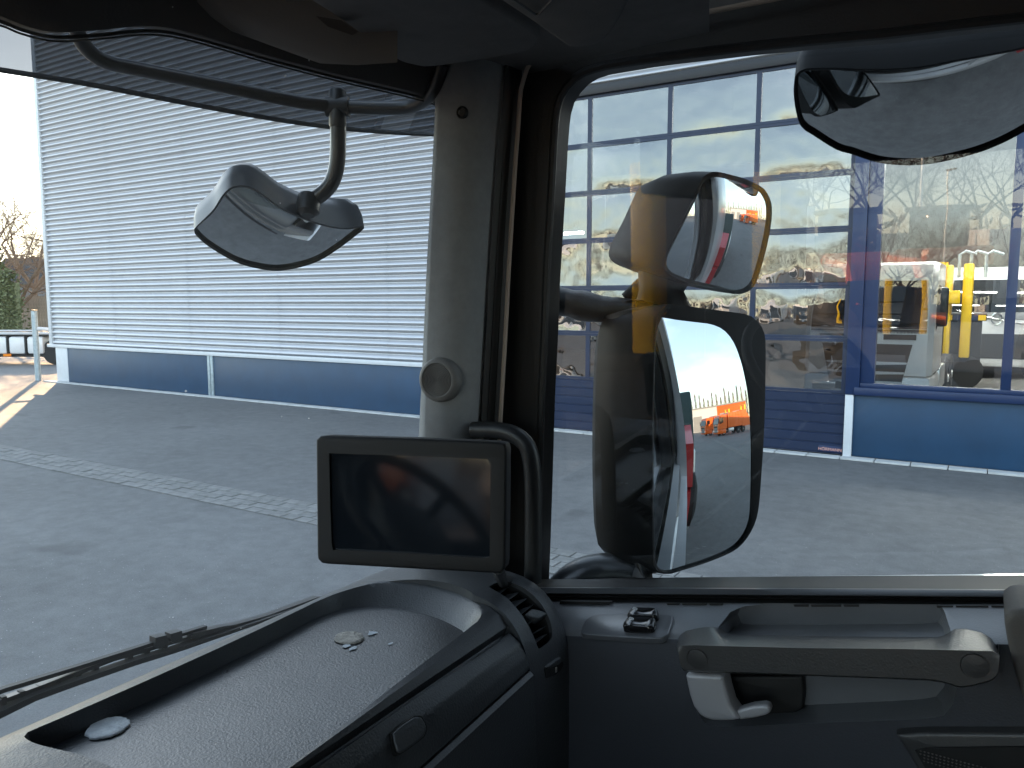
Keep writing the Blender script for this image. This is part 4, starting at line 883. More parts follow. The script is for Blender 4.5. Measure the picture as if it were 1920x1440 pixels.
def prof_B(y, y_in=0):
    l, g_, w_ = lip(y), grv(y), lidlow(y); o_ = [(x, min(zz_, -.385)) for x, zz_ in A[:5]] + [(-.70, -.385), (-.65, -.385), (-.60, -.385), (-.56, -.385)]
    o_ += [(l[0] - .012, -.3845), (l[0], -.3865), ((l[0] + g_[0]) / 2 + .001, (l[1] + g_[1]) / 2 + .0025), (g_[0] - .002, g_[1] + .001)]
    o_ += [(g_[0] - .006, g_[1] - .010), (g_[0] + .002, g_[1] - .018)]
    mx_, mz_ = (g_[0] + w_[0]) / 2, (g_[1] + w_[1]) / 2
    o_ += [(mx_ - .004, mz_ - .012), (w_[0] - .010, w_[1] - .010), (w_[0] - .004, w_[1] - .008), (w_[0] + .001, w_[1] - .012), (w_[0] + .004, w_[1] - .06), (w_[0] + .008, -.638), (-.446, -.75), (-.44, -.95)]
    return o_
rings = [[Vector((x, y, z + h)) for x, h in prof_B(y)] for y in (-1.0, -.6, -.2, 0, .1, .2, .3, .36, .42, .48, .54, .6, .66, .72, .76, .785, .797)]
mb = MB(); back = [(-.84, -.95)]
mb.loft([[*r, Vector((-.86, r[0].y, z - .95))] for r in rings], True, True, True)
body = mb.build('dash_top', DASH, dash, smooth=38)
# tray carved into the top
tl = V2([(48, 1364), (120, 1334), (300, 1257), (480, 1175), (600, 1116), (640, 1101), (690, 1092), (760, 1092), (820, 1101), (868, 1117), (898, 1136), (906, 1148), (902, 1160), (880, 1176), (800, 1236), (700, 1314), (600, 1392), (530, 1447), (470, 1500), (400, 1520), (330, 1490), (250, 1458), (200, 1434), (150, 1415), (66, 1394), (44, 1378)])
tp = curve([PZ(v_.x, v_.y, -.385) for v_ in tl], 120, True); tc_ = sum(tp, Vector()) / 120
def ins(lp, k, dz):
    o_ = []; n = len(lp)
    for i in range(n):
        t = (lp[(i + 2) % n] - lp[i - 2]).normalized(); nv = Vector((-t.y, t.x, 0)); nv = nv if nv.dot(tc_ - lp[i]) > 0 else -nv; o_.append(lp[i] + nv * k + Vector((0, 0, dz)))
    return o_
TD = .025
# the lip at the windscreen end is steep, the right end slopes like a dish
def wall_slope(p_): return .006 + .030 * max(0, min(1, (p_.y - .70) / .12))
lev = []
for f, k in ((-.02, 0), (0.0, 0.0), (.06, .12), (.3, .38), (.6, .66), (.85, .86), (1, 1.0)):
    o_ = []; n = len(tp)
    for i in range(n):
        t = (tp[(i + 2) % n] - tp[i - 2]).normalized(); nv = Vector((-t.y, t.x, 0)); nv = nv if nv.dot(tc_ - tp[i]) > 0 else -nv
        o_.append(tp[i] + nv * wall_slope(tp[i]) * k - Vector((0, 0, TD * f)))
    lev.append(o_)
cut(body, MB().loft([[p_ + Vector((0, 0, .06)) for p_ in lev[1]]] + lev[1:], True, True, True))
fl = [p_.lerp(tc_ - Vector((0, 0, TD)), .0) for p_ in lev[-1]]
fl = ins(lev[-1], .0012, .0007); m_ = MB(); m_.add(fl, [list(range(len(fl)))]); m_.build('tray_mat', TRAY, dash, smooth=0)
# hoop at the end of the dash, around the vent
rings = []
for y, k in ((.7971, .0008), (.8015, .0003), (.806, 0), (.84, 0), (.88, 0), (.895, .001), (.905, .006), (.91, .016)):
    rings.append([Vector((x - k * .8 * min(1, (i / 8)), y, z + h - k)) for i, (x, h) in enumerate(A)] + [Vector((-.86, y, z - .95))])
hoop = MB().loft(rings, True, True, True).build('dash_end', DASH, dash, smooth=45)
cut(hoop, MB().loft([[p_ + Vector((0, 0, .06)) for p_ in lev[1]]] + lev[1:], True, True, True))
def dash_hit(px, py, push=0):
    r_ = ray(px, py)
    for (x0_, z0_), (x1_, z1_) in reversed(list(zip(A, A[1:]))):
        # eye-centred 2D: t*(rx,rz) = p0 + u*(p1-p0)
        dx, dz = x1_ - x0_, z1_ - z0_; det = r_.x * -dz + dx * r_.z
        if abs(det) < 1e-9: continue
        t = (x0_ * -dz + dx * z0_) / det; u = (r_.x * z0_ - x0_ * r_.z) / det
        if t > 0 and -1e-3 <= u <= 1.001: return EYE + r_ * t + Vector((dz, 0, -dx)).normalized() * (-push if dz < 0 else push) * (1 if True else 0)
    return PX(px, py, -.455)
vo = V2([(918, 1101), (929, 1094), (941, 1091), (957, 1092), (976, 1100), (994, 1112), (1010, 1128), (1022, 1145), (1031, 1165), (1035, 1184), (1034, 1195), (1026, 1204), (1010, 1216), (1004, 1201), (995, 1181), (983, 1159), (967, 1137), (947, 1118), (932, 1109)])
vn = Vector((.62, -.05, .78)).normalized()
vp = resample([dash_hit(v_.x, v_.y) for v_ in vo], 60, True); vc = sum(vp, Vector()) / 60
vp = [Vector((p_.x, max(p_.y, .8045), p_.z)) for p_ in vp]
cut(hoop, MB().loft([[vc + (p_ - vc) * 1.10 + vn * .03 for p_ in vp], [p_ + (p_ - vc).normalized() * .001 for p_ in vp], [p_ - vn * .012 for p_ in vp], [vc + (p_ - vc) * .95 - vn * .035 for p_ in vp]], True, True, True))
ven = MB().loft([[p_ - vn * .006 for p_ in vp], [vc + (p_ - vc) * .93 - vn * .034 for p_ in vp]], True, False, True).build('air_vent', RUB, dash, smooth=40)
s4 = lambda pts: [(860 + x / 5.538, 1040 + y / 5.538) for x, y in pts]
slats = [[(388, 386), (462, 292), (545, 306), (415, 402)], [(425, 412), (548, 330), (655, 362), (510, 466)], [(520, 470), (640, 396), (735, 426), (590, 530)], [(604, 545), (722, 480), (805, 486), (650, 612)], [(690, 672), (800, 600), (880, 590), (740, 700)], [(745, 790), (900, 690), (930, 716), (770, 815)], [(790, 836), (935, 758), (950, 790), (808, 905)]]
for sl in slats:
    q_ = [dash_hit(x, y) - vn * .0085 for x, y in s4(sl)]; q_[0] -= vn * .008; q_[3] += vn * .003; q_[2] += vn * .003; q_[1] -= vn * .008
    prism(resample(q_, 24, True), -vn * .0025, rim=.0008).build('louvre', DASH2, ven, smooth=40)
q_ = [dash_hit(x, y) + vn * .0005 for x, y in s4([(684, 625), (760, 560), (840, 574), (908, 600), (918, 618), (832, 668), (760, 652)])]
prism(resample(q_, 40, True), -vn * .012, rim=.002).build('vent_slider', DASH2, ven, smooth=40)
q_ = [dash_hit(x, y) for x, y in s4([(886, 1182), (960, 1160), (1076, 1108), (1082, 1140), (1060, 1190), (1000, 1245), (905, 1282)])]
dn_ = Vector((.97, -.2, .1)).normalized()
vd = prism(resample([p_ + dn_ * .0012 for p_ in q_], 40, True), -dn_ * .004).build('vent_dial', RUB, dash, smooth=0)
c_ = dash_hit(*s4([(985, 1120)])[0]); c2_ = dash_hit(*s4([(890, 1172)])[0]); c3_ = dash_hit(*s4([(1050, 1080)])[0])
q_ = [dash_hit(x, y) + dn_ * .004 for x, y in s4([(888, 1166), (930, 1130), (1000, 1080), (1040, 1058), (1056, 1082), (1032, 1128), (980, 1156), (920, 1176)])]
prism(resample(q_, 40, True), -dn_ * .008, rim=.002).build('thumb_wheel', DASH, vd, smooth=40)
o_ = dash_hit(*s4([(1001, 1191)])[0]) + dn_ * .002; ux = (dash_hit(*s4([(1012, 1188)])[0]) - dash_hit(*s4([(990, 1193)])[0])).normalized()
MB().tube([o_ + ux * a * .0016 + Vector((0, 0, b * .0033)) for a, b in ((-1, -1), (1, -1), (1, 1), (-1, 1), (-1, -1))], .0003, 5).build('zero_mark', MARK, vd, smooth=0)
# glovebox lid
ycol = [-.2, 0, .15, .3, .36, .42, .48, .54, .6, .66, .72, .76, .785, .791, .793]
sec = []
for y in ycol:
    g_, w_ = grv(y), lidlow(y); k = max(0, (y - .75) / .045); k = k * k * .003
    a = Vector((g_[0] + .0035, y, z + g_[1] - .0045)); b = Vector((w_[0], y, z + w_[1])); m1 = a.lerp(b, .35) + Vector((.0055, 0, .0045)); m2 = a.lerp(b, .7) + Vector((.004, 0, .003))
    in_ = Vector((-.006, 0, -.006)); row = [a + in_ * 1.2, a + in_ * .3, a + Vector((.0015, 0, .0005)), m1, m2, b, b + Vector((-.0015, 0, -.002)), b + in_]
    sh = Vector((-.8, 0, -.6)) * (.004 if y > .792 else (.0012 if y > .79 else 0)); sec.append([p_ + sh for p_ in row])
sec = [resample(r, 22) for r in sec]
lid = MB().loft(sec, False).build('glovebox_lid', DASH2, dash, smooth=50)
lt_ = [(735, 1376), (750, 1362), (776, 1345), (787, 1345), (794, 1356), (798, 1367), (793, 1381), (772, 1398), (749, 1413), (743, 1410), (738, 1394)]
ln_ = Vector((.80, -.25, .55)).normalized(); c_ = PX(766, 1378, -.452)
q_ = resample([PN(x, y, c_, ln_) for x, y in lt_], 50, True)
prism([p_ + ln_ * .003 for p_ in q_], -ln_ * .02, rim=.0015).build('lid_latch', DASH2, lid, smooth=40)
cc = sum(q_, Vector()) / 50
prism([cc + (p_ - cc) * 1.10 + ln_ * .0006 for p_ in q_], -ln_ * .02).build('latch_gap', RUB, lid, smooth=0)
# pale pads stuck in the tray
def pad(px, py, rx__, rz__, label, m_, name='adhesive_pad'):
    pz = -.385 - TD + .0014; c_ = PZ(px, py, pz); t = thing(name, c_, label, 'pad'); rnd = random.Random(int(px)); mb = MB(); n = 36
    ring = lambda k, h: [c_ + Vector((math.cos(a) * rx__ * k, math.sin(a) * rz__ * k, h)) for a in [2 * math.pi * i / n for i in range(n)]]
    r0 = [(1 + rnd.uniform(-.05, .05)) for _ in range(n)]
    mb.loft([[c_ + (p_ - c_) * q for p_, q in zip(ring(1, 0), r0)], [c_ + (p_ - c_) * q for p_, q in zip(ring(.99, .0016), r0)], ring(.9, .0024), ring(.5, .0022), ring(.05, .0024)], True, False, True); mb.build('felt', m_, t, smooth=60); return t, c_, pz
pad(202, 1366, .0185, .0195, 'pale blue grey round pad stuck at the near end of the tray', PAD)
t, c_, pz = pad(655, 1197, .019, .0165, 'worn brownish round pad with torn glue marks in the tray', PADW)
for px, py, s_ in ((697, 1188, .007), (662, 1216, .005), (650, 1212, .005), (733, 1207, .003)):
    q = PZ(px, py, pz); rnd = random.Random(px); MB().add([q + Vector((math.cos(a) * s_ * rnd.uniform(.5, 1.1), math.sin(a) * s_ * 1.4 * rnd.uniform(.4, 1.1), .0006)) for a in [k * .7 for k in range(9)]], [tuple(range(9))]).build('glue_mark', GLUE, t, smooth=0)

# ============================================================ MONITOR
mon = thing('monitor', (-.5, .62, 2.1), 'black framed camera monitor with dark glossy screen mounted by the pillar', 'monitor')
m0, m1, m2 = PD(596, 822, .815), PD(948, 830, .775), PD(594, 1056, .815); mnn = (m1 - m0).cross(m2 - m0).normalized(); mnn = mnn if mnn.dot(EYE - m0) > 0 else -mnn
mq = lambda pts: [PN(x, y, m0, mnn) for x, y in pts]
oc = mq([(592, 836), (592, 824), (596, 818), (606, 817), (770, 822), (938, 829), (947, 832), (950, 841), (949, 950), (947, 1062), (944, 1072), (936, 1076), (770, 1067), (608, 1058), (598, 1055), (594, 1046), (593, 940)])
ic_ = mq([(617, 850), (770, 855), (920, 861), (919, 960), (918, 1048), (770, 1038), (622, 1031), (619, 940)])
icr = resample(ic_, 64, True)
prism(resample(oc, 100, True), -mnn * .022, [icr], rim=.003).build('monitor_frame', MONI, mon, smooth=50)
MB().add([p_ - mnn * .004 for p_ in icr], [list(range(64))]).build('screen', SCREEN, mon, smooth=0)
MB().loft([[p_ - mnn * .0002 for p_ in icr], [p_ - mnn * .0041 for p_ in icr]], True).build('screen_edge', BLACKG, mon, smooth=0)
b0 = PN(928, 1070, m0, mnn) - mnn * .012; b1_ = dash_hit(944, 1086) - Vector((0, 0, .006))
MB().tube([b0, b0.lerp(b1_, .5), b1_], .007, 8).build('bracket', BLACK, mon); MB().lathe(b1_ + Vector((0, 0, .002)), (0.2, 0, 1), [(.012, 0), (.012, .006), (.004, .008)], 16).build('bracket_foot', BLACK, mon)

# steering wheel, out of frame but mirrored in the monitor
stw = thing('steering_wheel', (-.44, -.32, 2.10), 'dark steering wheel with a pale hub mirrored in the monitor screen', 'steering wheel')
axn = Vector((.55, .40, .73)).normalized(); u_ = axn.orthogonal().normalized(); v2_ = axn.cross(u_); c_ = Vector((-.44, -.32, 2.10))
ring = [c_ + (u_ * math.cos(a) + v2_ * math.sin(a)) * .205 for a in [2 * math.pi * k / 48 for k in range(49)]]
MB().tube(ring, .016, 12, caps=False).build('rim', mat('wheel_leather', (.09, .085, .075), .45), stw)
MB().lathe(c_ - axn * .04, axn, [(.10, -.03), (.105, 0), (.095, .018), (.05, .028), (0, .03)], 32).build('hub', mat('hub_pad', (.30, .30, .27), .5), stw)
for a in (.3, 2.84, 4.2, 5.2): MB().tube([c_ - axn * .035 + (u_ * math.cos(a) + v2_ * math.sin(a)) * .08, c_ + (u_ * math.cos(a) + v2_ * math.sin(a)) * .2], .013, 8).build('spoke', DARK, stw)
MB().tube([c_ - axn * .06, c_ - axn * .30], .05, 14).build('column', DARK, stw)

# ============================================================ MIRRORS
def ball(pts, ctr, Rr, N=96):
    """photo outline laid on a sphere (the mirror's own curvature)"""
    o_ = []
    for v_ in curve(V2(pts), N, True):
        d = ray(v_.x, v_.y).normalized(); b = (EYE - ctr).dot(d); c_ = (EYE - ctr).length_squared - Rr * Rr; q = b * b - c_
        o_.append(EYE + d * (-b - math.sqrt(max(q, 0))))
    return o_
def dome(outline, ctr, n, Rr, name, m_, parent, rings_=22):
    """convex glass: a piece of a sphere bounded by the outline"""
    n = Vector(n).normalized(); vs = []; nn = []; c_ = sum(outline, Vector()) / len(outline); N = len(outline)
    for k in range(rings_ + 1):
        for p_ in outline:
            q_ = c_ + (p_ - c_) * (k / rings_); d = (q_ - ctr); d -= n * d.dot(n); h = math.sqrt(max(Rr * Rr - d.length_squared, 1e-9)); s_ = ctr + d + n * h; vs.append(s_); nn.append((s_ - ctr).normalized())
    fs = []
    for k in range(1, rings_):
        for j in range(N): fs.append([k * N + j, k * N + (j + 1) % N, (k + 1) * N + (j + 1) % N, (k + 1) * N + j])
    fs.append([N + j for j in range(N)][::-1])
    if (vs[fs[0][1]] - vs[fs[0][0]]).cross(vs[fs[0][2]] - vs[fs[0][0]]).dot(n) < 0: fs = [f[::-1] for f in fs]
    me = bpy.data.meshes.new(name); me.from_pydata(vs, [], fs); me.shade_smooth(); me.normals_split_custom_set_from_vertices(nn)
    me.transform(inv(parent)); o = bpy.data.objects.new(name, me); COL.objects.link(o); o.parent = parent; me.materials.append(m_); return o
def shell(rim_, gl_, ctr, Rr, n, backs, name, m_, parent):
    """housing: rim a little proud of the glass, a lip inside it, and the back swept away from the glass"""
    ro = ball(rim_, ctr, Rr + .006); gi = ball(gl_, ctr, Rr + .001); gd = [p_ - n * .010 for p_ in ball(gl_, ctr, Rr)]
    lipp = [r_.lerp(g_, .35) + n * .001 for r_, g_ in zip(ro, gi)]
    MB().loft([gd, gi, lipp, ro] + [back_ring(ro, n, *b_) for b_ in backs], True, True, True).build(name, m_, parent, smooth=60)
def pol(pts, n, N=96):
    """order an outline by angle about its middle so that rings match"""
    return resample(pts, N, True)
def back_ring(rim, n, s_, d, shift=Vector()):
    c_ = sum(rim, Vector()) / len(rim); return [c_ + (p_ - c_) * s_ - n * d + shift for p_ in rim]

# ---- wing mirror group
wm = thing('wing_mirror', (-.5, 1.12, 2.0), 'black wing mirror with tall main glass and wide angle glass above it', 'mirror')
mn = Vector((math.cos(R(4.0)) * math.cos(R(-33.4)), math.cos(R(4.0)) * math.sin(R(-33.4)), math.sin(R(4.0))))
mp0 = PD(1320, 830, 1.19)
k6 = lambda pts: [(1160 + x / 2.667, 560 + y / 2.667) for x, y in pts]
rim = k6([(172, 1300), (166, 1000), (168, 600), (176, 300), (186, 130), (196, 80), (215, 50), (245, 32), (290, 28), (400, 45), (560, 66), (650, 82), (700, 120), (728, 170), (735, 240), (734, 400), (728, 650), (714, 880), (698, 1060), (670, 1150), (620, 1225), (560, 1270), (440, 1320), (320, 1358), (250, 1378), (205, 1370), (180, 1340)])
gl = k6([(195, 1340), (182, 1290), (176, 1000), (176, 600), (182, 300), (188, 130), (194, 92), (300, 106), (400, 118), (470, 128), (530, 156), (575, 210), (605, 280), (630, 370), (652, 500), (664, 700), (664, 900), (658, 1080), (640, 1170), (590, 1240), (470, 1300), (350, 1342), (240, 1366)])
RM = 1.12; apex = PN(1320, 830, mp0, mn); mctr = apex - mn * RM
shell(rim, gl, mctr, RM, mn, [(1.005, .02, Vector((-.004, -.004, 0))), (1.0, .07, Vector((-.012, -.012, 0))), (.97, .125, Vector((-.018, -.012, 0))), (.86, .165, Vector((-.015, -.005, 0))), (.55, .185), (.05, .19)], 'main_housing', MBODY, wm)
dome(ball(gl, mctr, RM), mctr, mn, RM, 'main_glass', MGL, wm)
# worn inner shell facing the cab
e0 = [PD(x, y, d) for x, y, d in ((1128, 596, 1.30), (1129, 700, 1.31), (1129, 850, 1.31), (1129, 960, 1.31), (1130, 1032, 1.30), (1180, 1050, 1.25), (1214, 1078, 1.20))]
e1 = [PD(x, y, d) for x, y, d in ((1226, 575, 1.20), (1220, 700, 1.20), (1218, 850, 1.20), (1218, 960, 1.20), (1219, 1030, 1.20), (1221, 1060, 1.20), (1224, 1084, 1.19))]
ea, eb = curve(e0, 40), curve(e1, 40); rg = []
for k in range(13):
    t = k / 12; bulge = (FW * -.020 - RT * .012) * math.sin(math.pi * t) ** .8; rg.append([a.lerp(b, t) + bulge for a, b in zip(ea, eb)])
rg = [[p_ + FW * .07 + RT * .09 for p_ in ea]] + rg
MB().loft(rg, False).build('inner_shell', MSIDE, wm, smooth=70)
tc1 = [PD(x, y, d) for x, y, d in ((1128, 598, 1.30), (1150, 575, 1.28), (1190, 562, 1.25), (1232, 570, 1.20))]
MB().loft([curve(tc1, 24), [p_ + FW * .10 + RT * .09 + Vector((0, 0, -.02)) for p_ in curve(tc1, 24)]], False).build('housing_top', MBODY, wm, smooth=60)
for i, (py, s_) in enumerate(((790, .006), (815, .010), (845, .006), (925, .007), (945, .010))):
    c_ = PD(1150 + 5 * (i % 2), py, 1.262); MB().box((c_.x - .004, c_.y - .002, c_.z - s_), (c_.x + .004, c_.y + .002, c_.z + s_), rot=Matrix.Rotation(AZ, 3, 'Z')).build('moulded_mark', MBODY, wm, smooth=0)
# wide angle mirror on top
k3 = lambda pts: [(1000 + x / 3.428, 300 + y / 3.428) for x, y in pts]
wn = Vector((math.cos(R(-9)) * math.cos(R(-41)), math.cos(R(-9)) * math.sin(R(-41)), math.sin(R(-9)))); wp0 = PD(1340, 440, 1.20)
rim2 = k3([(1080, 130), (1110, 95), (1170, 75), (1270, 95), (1370, 125), (1470, 175), (1510, 225), (1532, 290), (1530, 400), (1500, 560), (1450, 740), (1420, 810), (1370, 850), (1290, 862), (1180, 835), (1000, 790), (900, 752), (850, 710), (835, 660), (850, 600), (900, 500), (960, 390), (1020, 260)])
gl2 = k3([(1088, 150), (1120, 122), (1180, 108), (1270, 125), (1365, 155), (1455, 200), (1495, 245), (1515, 300), (1513, 400), (1482, 570), (1435, 730), (1405, 790), (1360, 826), (1290, 838), (1190, 812), (1010, 770), (910, 733), (868, 698), (855, 660), (870, 600), (925, 490), (985, 370), (1040, 260)])
RW = .36; wctr = PN(1345, 440, wp0, wn) - wn * RW
shell(rim2, gl2, wctr, RW, wn, [(1.0, .03, Vector((-.01, -.01, 0))), (.97, .09, Vector((-.022, -.018, -.002))), (.86, .15, Vector((-.03, -.02, -.006))), (.62, .19, Vector((-.03, -.012, -.008))), (.1, .20, Vector((-.03, -.01, -.008)))], 'wide_angle_housing', MBODY, wm)
dome(ball(gl2, wctr, RW), wctr, wn, RW, 'wide_angle_glass', MGL, wm)
nk = [PD(x, y, d) for x, y, d in ((1250, 500, 1.27), (1240, 545, 1.27), (1245, 600, 1.27))]
MB().tube(nk, [.05, .038, .055], 16, flat=.8).build('neck', MBODY, wm)
sq = [PD(x, y, d) for x, y, d in ((1175, 560, 1.30), (1200, 535, 1.29), (1225, 515, 1.28))]
MB().tube(sq, .012, 10).build('strut', MBODY, wm)
# arms
ar = [PD(x, y, d) for x, y, d in ((940, 552, 1.34), (1022, 560, 1.31), (1080, 571, 1.30), (1130, 580, 1.295), (1170, 578, 1.28), (1195, 575, 1.27))]
MB().tube(curve(ar, 30), [.026] * 12 + [.025, .024, .024, .023, .024, .026, .026, .025, .024, .023, .022, .022, .02, .02, .018, .016, .014, .012], 16).build('upper_arm', MSIDE, wm)
lo = [PD(x, y, d) for x, y, d in ((1025, 1165, 1.27), (1062, 1112, 1.27), (1095, 1088, 1.265), (1135, 1078, 1.26), (1172, 1078, 1.245), (1200, 1084, 1.23))]
MB().tube(curve(lo, 30), [.030 + .007 * math.sin(math.pi * k / 29) for k in range(30)], 18).build('lower_arm', MARM, wm)

# ---- front mirror ahead of the windscreen
fm = thing('front_mirror', (-1.0, .8, 2.6), 'grey front mirror hanging from a black tube ahead of the windscreen', 'mirror')
bar = [(118, -40, .93), (132, -10, .945), (138, 30, .96), (150, 72, .98), (172, 100, 1.0), (205, 118, 1.02), (260, 130, 1.05), (420, 162, 1.09), (545, 188, 1.12), (600, 196, 1.13), (640, 200, 1.14), (740, 203, 1.13), (775, 198, 1.12), (798, 186, 1.10), (815, 165, 1.08), (830, 120, 1.06)]
MB().tube(curve([PD(x, y, d) for x, y, d in bar], 90), .0098, 14).build('bracket_tube', TUBE, fm)
ax = PD(633, 200, 1.14); MB().lathe(PD(633, 172, 1.14) , PD(633, 240, 1.14) - PD(633, 172, 1.14), [(.006, -.006), (.011, -.003), (.0125, .0), (.0125, .05), (.011, .053)], 18).build('clamp', BLACK, fm)
for sx_ in (-1, 1): MB().tube([ax, ax + RT * .017 * sx_], .0145, 12).build('clamp_jaw', BLACK, fm)
am_ = [(633, 175, 1.14), (634, 215, 1.14), (634, 260, 1.145), (633, 295, 1.15), (629, 322, 1.155), (620, 345, 1.16), (606, 361, 1.165), (588, 374, 1.17), (574, 386, 1.175)]
MB().tube(curve([PD(x, y, d) for x, y, d in am_], 40), .0118, 14).build('arm', TUBE, fm)
k2 = lambda pts: [(340 + x / 3.789, 140 + y / 3.789) for x, y in pts]
fn_ = Vector((.50, -.37, -.78)).normalized(); fp0 = PD(522, 440, 1.20)
fo = k2([(90, 1100), (130, 1055), (225, 960), (275, 880), (318, 826), (375, 792), (480, 792), (580, 848), (700, 938), (800, 988), (900, 1028), (1050, 1074), (1180, 1088), (1290, 1072), (1304, 1082), (1270, 1120), (1110, 1242), (950, 1336), (750, 1388), (600, 1388), (400, 1338), (210, 1232), (110, 1148)])
fg = k2([(100, 1100), (142, 1060), (237, 968), (288, 888), (328, 838), (380, 806), (476, 806), (572, 860), (694, 950), (796, 1001), (898, 1041), (1046, 1086), (1180, 1100), (1274, 1086), (1260, 1112), (1100, 1232), (943, 1324), (748, 1376), (604, 1376), (406, 1326), (222, 1224), (124, 1146)])
RF = .34; fctr = PN(520, 440, fp0, fn_) + fn_ * .012 - fn_ * RF
shell(fo, fg, fctr, RF, fn_, [(1.0, .022), (.97, .045), (.86, .062), (.5, .074), (.05, .076)], 'housing', mat('front_mirror_shell', (.05, .052, .055), .42, bump=.15, bscale=500, var=.1, vscale=20), fm)
dome(ball(fg, fctr, RF), fctr, fn_, RF, 'glass', MGLF, fm)
MB().lathe(PD(578, 384, 1.165), Vector((.2, -.3, -1)), [(.016, -.015), (.018, 0), (.017, .012), (.010, .018)], 16).build('ball_joint', BLACK, fm)

# ---- kerb mirror above the passenger window
km_ = thing('kerb_mirror', (0, 1.2, 2.75), 'wide kerb mirror hanging outside above the passenger window', 'mirror')
k1 = lambda pts: [(1420 + x / 2.88, y / 2.88) for x, y in pts]
kn = Vector((.046, -.50, -.86)).normalized(); kp0 = PD(1740, 200, 1.06)
ko = k1([(198, 450), (205, 405), (225, 385), (262, 370), (420, 366), (600, 372), (850, 362), (1100, 318), (1300, 282), (1440, 254), (1600, 215), (1690, 215), (1740, 260), (1745, 340), (1700, 460), (1600, 610), (1440, 712), (1300, 784), (1150, 838), (950, 883), (800, 893), (650, 878), (500, 830), (425, 808), (300, 730), (236, 684), (208, 600), (196, 510)])
kg = k1([(212, 450), (218, 412), (238, 394), (270, 382), (420, 378), (600, 384), (850, 373), (1100, 330), (1300, 294), (1440, 266), (1600, 228), (1680, 228), (1724, 266), (1728, 340), (1688, 452), (1590, 600), (1434, 698), (1294, 770), (1146, 824), (948, 868), (800, 877), (654, 862), (508, 815), (434, 794), (308, 718), (250, 676), (222, 596), (210, 508)])
RK = .42; kctr = PN(1740, 200, kp0, kn) + kn * .015 - kn * RK
shell(ko, kg, kctr, RK, kn, [(1.0, .025), (.98, .055), (.88, .08), (.55, .092), (.05, .095)], 'housing', MBODY, km_)
dome(ball(kg, kctr, RK), kctr, kn, RK, 'glass', MGLD, km_)
q_ = [PD(x, y, 1.08) for x, y in ((1672, 62), (1834, 38), (1828, 66), (1780, 84), (1772, 92), (1736, 96), (1728, 86), (1676, 86))]
prism(q_, FW * .05).build('mount', RUB, km_, smooth=30)

# ============================================================ WIPER
wi = thing('windscreen_wiper', (-.93, .6, 1.95), 'black windscreen wiper parked along the foot of the windscreen', 'wiper')
def WX(x, y, X=-.93): return PX(x, y, X)
s3 = lambda pts: [(x / 3, 1020 + y / 3) for x, y in pts]
def strip(top_, bot_, th, name, m_, X=-.93):
    a = [WX(x, y, X) for x, y in s3(top_)]; b = [WX(x, y, X) for x, y in s3(bot_)]; a = resample(a, 30); b = resample(b, 30); d = Vector((-th, 0, 0))
    MB().loft([a, b, [p_ + d for p_ in b], [p_ + d for p_ in a], a], False).build(name, m_, wi, smooth=30)
strip([(-700, 1075), (-200, 905), (0, 820), (430, 690), (880, 548), (1165, 460)], [(-700, 1098), (-200, 930), (0, 845), (430, 712), (880, 566), (1165, 476)], .008, 'blade_rubber', RUB)
strip([(-400, 1010), (0, 880), (220, 800), (420, 724), (640, 640), (760, 600), (880, 574), (1000, 540), (1100, 510), (1260, 474)], [(-400, 1035), (0, 905), (220, 824), (420, 748), (640, 660), (760, 628), (880, 592), (1000, 556), (1100, 540), (1260, 492)], .010, 'bow', TUBE)
strip([(-400, 1110), (0, 945), (200, 850), (430, 770), (760, 655), (1000, 585), (1260, 500), (1500, 420), (1700, 352)], [(-400, 1160), (0, 985), (200, 885), (430, 800), (760, 685), (1000, 610), (1260, 520), (1500, 436), (1700, 366)], .014, 'arm', RUB, -.92)
for x, y in ((25, 890), (130, 860), (232, 826), (328, 796), (445, 764), (545, 722), (735, 650), (830, 622), (930, 585)):
    a = s3([(x - 14, y - 26), (x + 14, y - 34), (x + 14, y + 22), (x - 14, y + 32)]); prism([WX(*q) for q in a], (-.008, 0, 0)).build('clip', RUB, wi, smooth=0)
for pts in ([(876, 528), (940, 512), (948, 560), (900, 592), (876, 584)], [(962, 506), (1024, 488), (1028, 552), (986, 562), (964, 548)]): prism([WX(*q, -.925) for q in s3(pts)], (-.014, 0, 0)).build('blade_joint', BLACK, wi, smooth=0)
strip([(1080, 505), (1180, 482), (1260, 462), (1320, 455), (1500, 405), (1800, 296)], [(1080, 535), (1180, 512), (1260, 482), (1320, 470), (1500, 420), (1800, 312)], .012, 'arm_tip', TUBE, -.926)

# ============================================================ OUR OWN TRUCK BEHIND THE CAB (seen in the mirrors)
ob = thing('tipper_superstructure', (3, 0, .5), 'green tipper body with silver side boards and red crane behind the cab', 'truck body')
MB().box((2.0, -1.2, 1.15), (9.0, 1.17, 1.30)).build('bed', GREEN, ob, smooth=0)
MB().box((2.0, -1.2, 1.31), (2.1, 1.25, 2.55), bev=.02).build('headboard', GREEN, ob)
for k in range(7): MB().box((2.11 + k, 1.231, 1.1), (2.10 + k + .98, 1.275, 1.95), bev=.01).build('side_board', ALU, ob)
MB().box((2.12, 1.15, 1.31), (9.0, 1.228, 2.0)).build('inner_wall', GREEN, ob, smooth=0)
MB().loft([[(.95, y, 1.1), (1.70, y, 1.1), (1.85, y, 1.38), (1.62, y, 1.66), (1.15, y, 1.80), (.95, y, 1.80)] for y in (.72, 1.14, 1.19)], True, True, True).build('crane_base', RED, ob, smooth=0)
MB().loft([[(1.0, y, 1.82), (1.9, y, 1.75), (1.95, y, 1.95), (1.5, y, 2.22), (1.0, y, 2.1)] for y in (.85, 1.20)], True, True, True).build('crane_arm', RED, ob, smooth=0)
